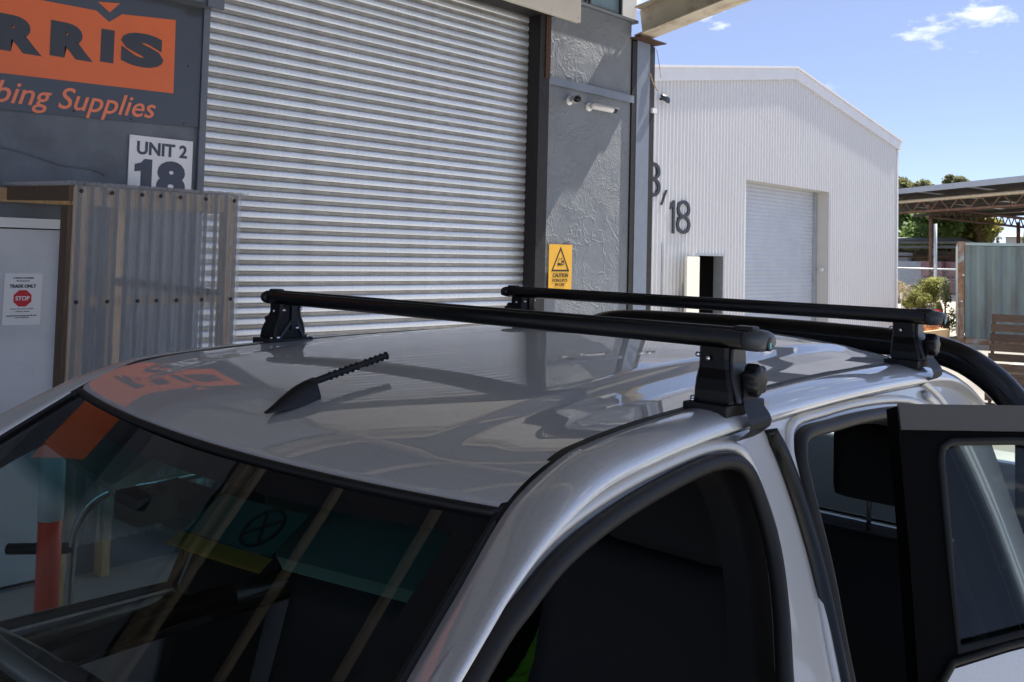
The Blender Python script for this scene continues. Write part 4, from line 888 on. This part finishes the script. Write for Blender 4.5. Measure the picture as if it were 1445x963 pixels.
open_door('rear_door', .10, -.83, 50, [(.10, .55), (.10, 1.29), (.125, 1.36), (.16, 1.402), (.24, 1.425), (.33, 1.447), (.60, 1.478), (.945, 1.50), (.965, 1.35), (.97, 1.1), (.80, .70), (.66, .55)],
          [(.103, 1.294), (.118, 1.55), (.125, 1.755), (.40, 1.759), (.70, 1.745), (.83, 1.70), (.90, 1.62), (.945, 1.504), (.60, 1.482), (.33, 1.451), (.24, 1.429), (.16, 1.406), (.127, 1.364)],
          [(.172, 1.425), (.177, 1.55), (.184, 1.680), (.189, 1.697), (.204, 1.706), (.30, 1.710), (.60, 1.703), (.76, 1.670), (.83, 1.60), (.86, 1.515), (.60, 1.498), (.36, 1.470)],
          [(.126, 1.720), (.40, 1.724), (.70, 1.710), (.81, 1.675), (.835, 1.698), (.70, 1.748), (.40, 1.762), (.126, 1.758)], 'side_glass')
open_door('front_door', -1.17, -.86, 66, [(-1.18, .55), (-1.18, 1.20), (-.12, 1.20), (-.12, .55)],
          [(-1.0, 1.204), (-.80, 1.44), (-.58, 1.585), (-.43, 1.65), (-.30, 1.68), (-.08, 1.71), (-.03, 1.70), (-.02, 1.6), (-.07, 1.4), (-.13, 1.204)],
          [(-.90, 1.23), (-.78, 1.38), (-.58, 1.53), (-.43, 1.60), (-.30, 1.635), (-.12, 1.655), (-.10, 1.5), (-.16, 1.23)],
          [(-.43, 1.63), (-.30, 1.66), (-.08, 1.69), (-.08, 1.71), (-.30, 1.682), (-.43, 1.652)], 'side_glass')
# interior
bm = NB(); dp = [(-1.38, .95), (-1.40, 1.075), (-1.20, 1.09), (-1.0, 1.085), (-.86, 1.05), (-.80, .98), (-.84, .85), (-.95, .6)]
loft(bm, [[(x+.05*(1-(y/.7)**2)*-1, y, z) for x, z in dp] for y in (-.74, -.5, -.2, 0, .2, .5, .74)]); dash = U('dashboard', bm, 'interior_black', smooth=True)
U('instrument_hood', (lambda b: (loft(b, [[(-1.05, .22, 1.08), (-1.05, .30, 1.13), (-1.05, .44, 1.13), (-1.05, .52, 1.08)], [(-.80, .20, 1.06), (-.78, .29, 1.125), (-.78, .45, 1.125), (-.80, .54, 1.06)]]), b)[1])(NB()), 'interior_black', dash)
sc = Vector((-.50, .37, 1.22)); sn = Vector((.55, 0, .62)).normalized(); su = Vector((-.62, 0, .55)).normalized()
SWp = [tuple(sc+Vector((0, 1, 0))*.185*math.cos(2*math.pi*k/40)+su*.185*math.sin(2*math.pi*k/40)) for k in range(40)]
sw_ = U('steering_wheel', tube(NB(), SWp, .017, 10, True), 'grey_plastic', smooth=True)
U('hub', lathe(NB(), [(.065, -.02), (.07, .01), (.05, .03)], 18, lambda a, b, c: tuple(sc+Vector((0, 1, 0))*a+su*b+sn*c)), 'interior_grey', sw_, smooth=True)
for k in (0, 20, 30): U('spoke', tube(NB(), [tuple(sc), SWp[k]], .014, 8), 'interior_grey', sw_)
U('steering_column', tube(NB(), [tuple(sc), tuple(sc-sn*.25)], .05, 12), 'interior_black', sw_)
def seat(y, x=0.0, w_=.50, hr=True, nm='front_seat', top=1.46, xb=.0):
    b = NB(); prof_ = [(-.50, .62), (-.52, .80), (-.40, .86), (-.10, .83), (-.02, .90), (.06, 1.15), (.12, top-.06), (.16, top), (.22, top-.04), (.20, 1.1), (.12, .70), (.05, .55)]
    V = loft(b, [[(x+xb+a-.0, y+v*w_/2*(1-.06*(c > 1.2)), c) for a, c in cr([(q[0], q[1], 0) for q in prof_], 3) and [(p[0], p[1]) for p in cr([(q[0], q[1], 0) for q in prof_], 3)]] for v in (-1, -.86, -.6, 0, .6, .86, 1)])
    b.faces.new(V[0]); b.faces.new(V[-1][::-1])
    return U(nm, b, 'interior_grey', smooth=True)
def headrest(par, x, y, z):
    b = NB(); box(b, x-.05, x+.05, y-.13, y+.13, z, z+.19, .035); U('headrest', b, 'interior_grey', par, smooth=True)
    for q in (-.05, .05): U('headrest_post', tube(NB(), [(x, y+q, z-.08), (x, y+q, z+.02)], .006, 8), 'chrome', par)
for y in (-.36, .36):
    st2 = seat(y, .02); headrest(st2, .20, y, 1.47)
rs = seat(0, .86, 1.24, nm='rear_seat', top=1.33); 
for y in (-.44, .44): headrest(rs, 1.06, y, 1.40)
# belt on the pillar
U('seat_belt', prism(NB(), [(.02, 1.60), (.055, 1.60), (.03, 1.0), (-.02, 1.0)], lambda a, b, d: side(a, b, .10+d, -1), 0, .003), 'interior_grey')
# sun visors and mirror
for s in (-1, 1):
    b = NB(); P4 = [(-.492, s*.139, 1.66), (-.442, s*.472, 1.692), (-.532, s*.543, 1.635), (-.557, s*.273, 1.619)] if s < 0 else [(-.455, .12, 1.683), (-.430, .47, 1.690), (-.520, .53, 1.628), (-.560, .16, 1.617)]
    A = [b.verts.new(p) for p in P4]; B = [b.verts.new(Vector(p)+Vector((.01, 0, -.018))) for p in P4]; b.faces.new(A); b.faces.new(B[::-1])
    for i in range(4): b.faces.new((A[i], A[(i+1) % 4], B[(i+1) % 4], B[i]))
    U('sun_visor', b, 'visor_grey')
b = NB(); mc = Vector((-.49, -.01, 1.595)); loft(b, [[tuple(mc+Vector((dx*sc_, y, dz*sc_+ (0)))) for dx, dz in ((-.022, -.03), (-.03, 0), (-.022, .032), (.008, .034), (.012, 0), (.008, -.032))] for y, sc_ in ((-.125, .55), (-.115, .95), (0, 1.05), (.115, .95), (.125, .55))], True)
mi = U('rear_view_mirror', b, 'interior_grey', smooth=True); U('mirror_stalk', tube(NB(), [tuple(mc), tuple(on_ws(.5, .085, .008))], .014, 8), 'interior_black', mi)
U('mirror_base', (lambda p: bbox(p.x-.03, p.x+.03, p.y-.035, p.y+.035, p.z-.02, p.z+.02, .008))(on_ws(.5, .085, .02)), 'interior_black', mi)
# antenna
an = U('antenna', NB(), 'black_plastic')
ap = Vector((-.352, -.055, 1.742)); b = NB(); rows_a = []
for i in range(11):
    t = i/10; x = -.085+.082*t; h = .003+.024*math.sin(min(1, t*1.12)*math.pi*.5)**1.3; wd = .004+.017*math.sin(min(1, t*1.4)*math.pi/2); zb_ = .018*t-.001
    rows_a.append([tuple(ap+Vector((x+.0, y*wd, zb_+h*zf))) for y, zf in ((-1, -.15), (-.97, .05), (-.8, .30), (-.45, .84), (0, 1), (.45, .84), (.8, .30), (.97, .05), (1, -.15))])
V = loft(b, rows_a); b.faces.new(V[-1]); b.faces.new(V[0][::-1])
U('antenna_base', b, 'black_plastic', an, smooth=True)
ma, mb_ = ap+Vector((-.016, 0, .034)), ap+Vector((.142, .003, .066)); pts = []; rad = []
for i in range(61):
    t = i/60; pts.append(tuple(ma.lerp(mb_, t))); rad.append(.0055 if t < .28 else .0050+(.0022 if (int((t-.28)*62) % 4) == 0 else 0))
U('mast', tube(NB(), pts, rad, 10), 'black_rubber', an, smooth=True)
# sports bar behind the cab
sbp = cr([(1.30, -.78, 1.18), (1.24, -.745, 1.45), (1.215, -.69, 1.62), (1.215, -.60, 1.715), (1.215, -.48, 1.758), (1.215, -.25, 1.768), (1.215, 0, 1.770), (1.215, .25, 1.768), (1.215, .48, 1.758), (1.215, .60, 1.715), (1.215, .69, 1.62), (1.24, .745, 1.45), (1.30, .78, 1.18)], 6)
sb = U('sports_bar', tube(NB(), [(p[0], p[1], p[2]+.012) for p in sbp], .036, 18), 'black_gloss', smooth=True)
for s in (-1, 1):
    U('bracket', bbox(1.205, 1.30, s*.735-.06, s*.735+.06, 1.215, 1.60, .012), 'black_plastic', sb)
    U('sail_panel', prism(NB(), [(1.33, 1.22), (2.1, 1.22), (1.75, 1.42), (1.33, 1.655)], lambda a, b, d, s=s: (a, s*(.73-.06*(b-1.22)*2+d), b), -.03, .03), 'silver_paint', sb)

# hi-vis vest on the passenger side
hv = empty('hi_vis_vest', (0, 0, 0)); hv.location = Matrix.Rotation(CR, 3, 'Z') @ Vector((.50, .115, .92))+Vector(CO); hv.rotation_euler = (0, 0, CR)
tag(hv, 'crumpled green hi-vis vest lying inside the ute cab', 'vest')
def crumple(cx_, cy_, rx, ry, h, seed, z0=0):
    b = NB(); q = random.Random(seed); ph = [q.uniform(0, 6) for _ in range(8)]; n_ = 22; rows_ = []
    for i in range(n_+1):
        r_ = []
        for j in range(n_+1):
            u_, v_ = 2*i/n_-1, 2*j/n_-1; d_ = max(0, 1-u_*u_)*max(0, 1-v_*v_)
            z = z0+h*d_**.6*(1+.35*math.sin(5*u_+ph[0])*math.cos(6*v_+ph[1])+.2*math.sin(11*u_+ph[2]+3*v_))
            r_.append((cx_+rx*u_*(1+.15*math.sin(3*v_+ph[3])), cy_+ry*v_*(1+.15*math.sin(3*u_+ph[4])), z))
        rows_.append(r_)
    loft(b, rows_); return b
obj('fabric', crumple(0, 0, .10, .11, .17, 3), 'hi_vis', hv, True); obj('tape', crumple(.0, .0, .104, .035, .174, 3), 'reflect_tape', hv, True); obj('navy_panel', crumple(.04, -.06, .14, .16, .12, 9), 'hi_vis_navy', hv, True)

# ------------------------------------------------------------------ roof racks
def crossbar(xo, label):
    rt = empty('roof_rack_bar', tuple(Matrix.Rotation(CR, 3, 'Z') @ Vector((xo, 0, 1.767))+Vector(CO)), CR); tag(rt, label, 'roof rack', 'roof rack bars on the ute')
    ZB = .100; n_ = 28
    def sect(a, b_, y): 
        o = []
        for k in range(n_):
            t = 2*math.pi*k/n_; c, s_ = math.cos(t), math.sin(t); o.append((a*abs(c)**.8*(1 if c > 0 else -1), y, ZB+b_*abs(s_)**.8*(1 if s_ > 0 else -1)))
        return o
    b = NB(); V = loft(b, [sect(.024, .0148, -.598), sect(.024, .0148, .598)], True); b.faces.new(V[0]); b.faces.new(V[1][::-1]); bo_ = obj('bar', b, 'black_powder', rt, True)
    bo_.data.polygons.foreach_set('use_smooth', [True]*len(bo_.data.polygons))
    obj('top_strip', bbox(-.007, .007, -.598, .598, ZB+.0138, ZB+.0168, .001), 'black_rubber', rt)
    obj('front_lip', bbox(-.0178, -.0142, -.598, .598, ZB+.0105, ZB+.0135, .001), 'black_gloss', rt)
    for s in (-1, 1):
        b = NB(); V = loft(b, [sect(.0248, .0156, s*.592), sect(.0248, .0156, s*.606), sect(.024, .0148, s*.614), sect(.0205, .0125, s*.621), sect(.013, .008, s*.6258), sect(.004, .003, s*.627)], True); b.faces.new(V[-1]); b.faces.new(V[0])
        ec = obj('end_cap', b, 'grey_plastic' if s < 0 else 'black_plastic', rt, True)
        b = NB(); box(b, -.011, .011, min(s*.572, s*.602), max(s*.572, s*.602), ZB+.011, ZB+.0195, .003); obj('cap_clip', b, 'black_plastic', ec)
        b = NB(); V = loft(b, [[(-.006+.008*math.cos(q), s*.6262+s*.0006, ZB-.003+.010*math.sin(q)) for q in [2*math.pi*k/14 for k in range(14)]], [(-.006+.008*math.cos(q), s*.6205, ZB-.003+.010*math.sin(q)) for q in [2*math.pi*k/14 for k in range(14)]]], True); b.faces.new(V[0]); obj('key_slot', b, 'black_ink', ec)
        b = NB(); box(b, -.010, -.004, min(s*.624, s*.6275), max(s*.624, s*.6275), ZB-.009, ZB-.001); obj('key_cover', b, 'teal_plastic', ec)
        # foot
        yo = s*.549
        b = NB(); rows_ = []
        for hx2, oy, z in ((.028, .023, .088), (.028, .023, .072), (.030, .025, .058), (.037, .031, .044), (.041, .036, .028), (.042, .038, .016), (.042, .038, .012)):
            a0, a1 = yo-s*.023, yo+s*oy
            rows_.append([(-hx2, a0+s*.004, z), (-hx2+.005, a0, z), (hx2-.005, a0, z), (hx2, a0+s*.004, z), (hx2, a1-s*.004, z), (hx2-.005, a1, z), (-hx2+.005, a1, z), (-hx2, a1-s*.004, z)])
        V = loft(b, rows_, True); b.faces.new(V[0]); b.faces.new(V[-1][::-1])
        ft = obj('foot', b, 'black_powder', rt)
        iy = yo-s*.0235                                                     # inner face of the foot: recess with ribs and bolt
        obj('inner_rib', bar(bar(NB(), (-.030, iy, .012), (.004, iy, .055), .006, .006), (.034, iy, .012), (.012, iy, .055), .006, .006), 'grey_plate', ft)
        obj('inner_plate', bbox(-.002, .014, iy-.004, iy+.004, .030, .084), 'black_gloss', ft)
        for x, z in ((-.022, .075), (.022, .077), (.014, .034), (-.035, .014), (.043, .014)):
            obj('bolt', lathe(NB(), [(.0038, -.003), (.0038, .003), (.002, .0048)], 10, lambda a, b_, c, x=x, z=z: (x+a, iy-s*c-s*.002, z+b_)), 'zinc_bolt', ft, True)
        obj('bolt', lathe(NB(), [(.004, 0), (.003, .003)], 10, lambda a, b_, c: (-.0325-c, yo-s*.004+a, .072+b_)), 'zinc_bolt', ft, True)
        b = NB(); box(b, -.058, .058, min(yo-s*.030, yo+s*.040), max(yo-s*.030, yo+s*.040), -.004, .0115, .003); obj('rubber_pad', b, 'black_rubber', ft)
        for x in (-.048, .05): obj('bolt', lathe(NB(), [(.004, 0), (.003, .004)], 8, lambda a, b_, c, x=x: (x+a, yo-s*.02+b_, .0115+c)), 'zinc_bolt', ft, True)
        py = yo+s*.0240
        b = NB(); prism(b, [(-.018, .086), (.018, .086), (.020, .066), (.030, .044), (.032, .014), (-.032, .014), (-.030, .044), (-.020, .066)], lambda a, b_, d, py=py, s=s: (a, py+s*(d+max(0, .062-b_)*.35), b_), 0, .004); obj('outer_plate', b, 'grey_plate', ft)
        # clamp hook
        pth = [(yo+s*.044, .040), (yo+s*.046, .016), (yo+s*.052, .006), (yo+s*.060, -.006), (yo+s*.0625, -.013), (yo+s*.0605, -.022), (yo+s*.044, -.036), (yo+s*.034, -.042)]
        b = NB(); wv = [.018, .022, .030, .033, .033, .033, .033, .033]; top = [[(-w2, p[0], p[1]), (w2, p[0], p[1])] for p, w2 in zip(pth, wv)]
        V = loft(b, top); bmesh.ops.solidify(b, geom=b.faces[:], thickness=.003); obj('clamp_hook', b, 'grey_plate', ft)
        # star knob
        ky = py+s*.014; b = NB(); K = 42; rows_ = []
        for d, sc_ in ((0, .85), (.004, 1), (.018, 1), (.022, .9), (.0235, .6)):
            rows_.append([(.004+(.0215+.0024*math.cos(7*2*math.pi*k/K))*sc_*math.cos(2*math.pi*k/K), ky+s*d, .044+(.0215+.0024*math.cos(7*2*math.pi*k/K))*sc_*math.sin(2*math.pi*k/K)) for k in range(K)])
        V = loft(b, rows_, True); b.faces.new(V[0]); b.faces.new(V[-1][::-1]); obj('knob', b, 'black_plastic', ft, True)
        obj('knob_shaft', lathe(NB(), [(.009, 0), (.009, .016)], 12, lambda a, b_, c, py=py, s=s: (.004+a, py+s*c, .044+b_)), 'grey_plate', ft)
crossbar(0.0, 'black roof rack bar across the front of the ute roof')
crossbar(.83, 'black roof rack bar further back on the ute roof, nearer the sports bar')
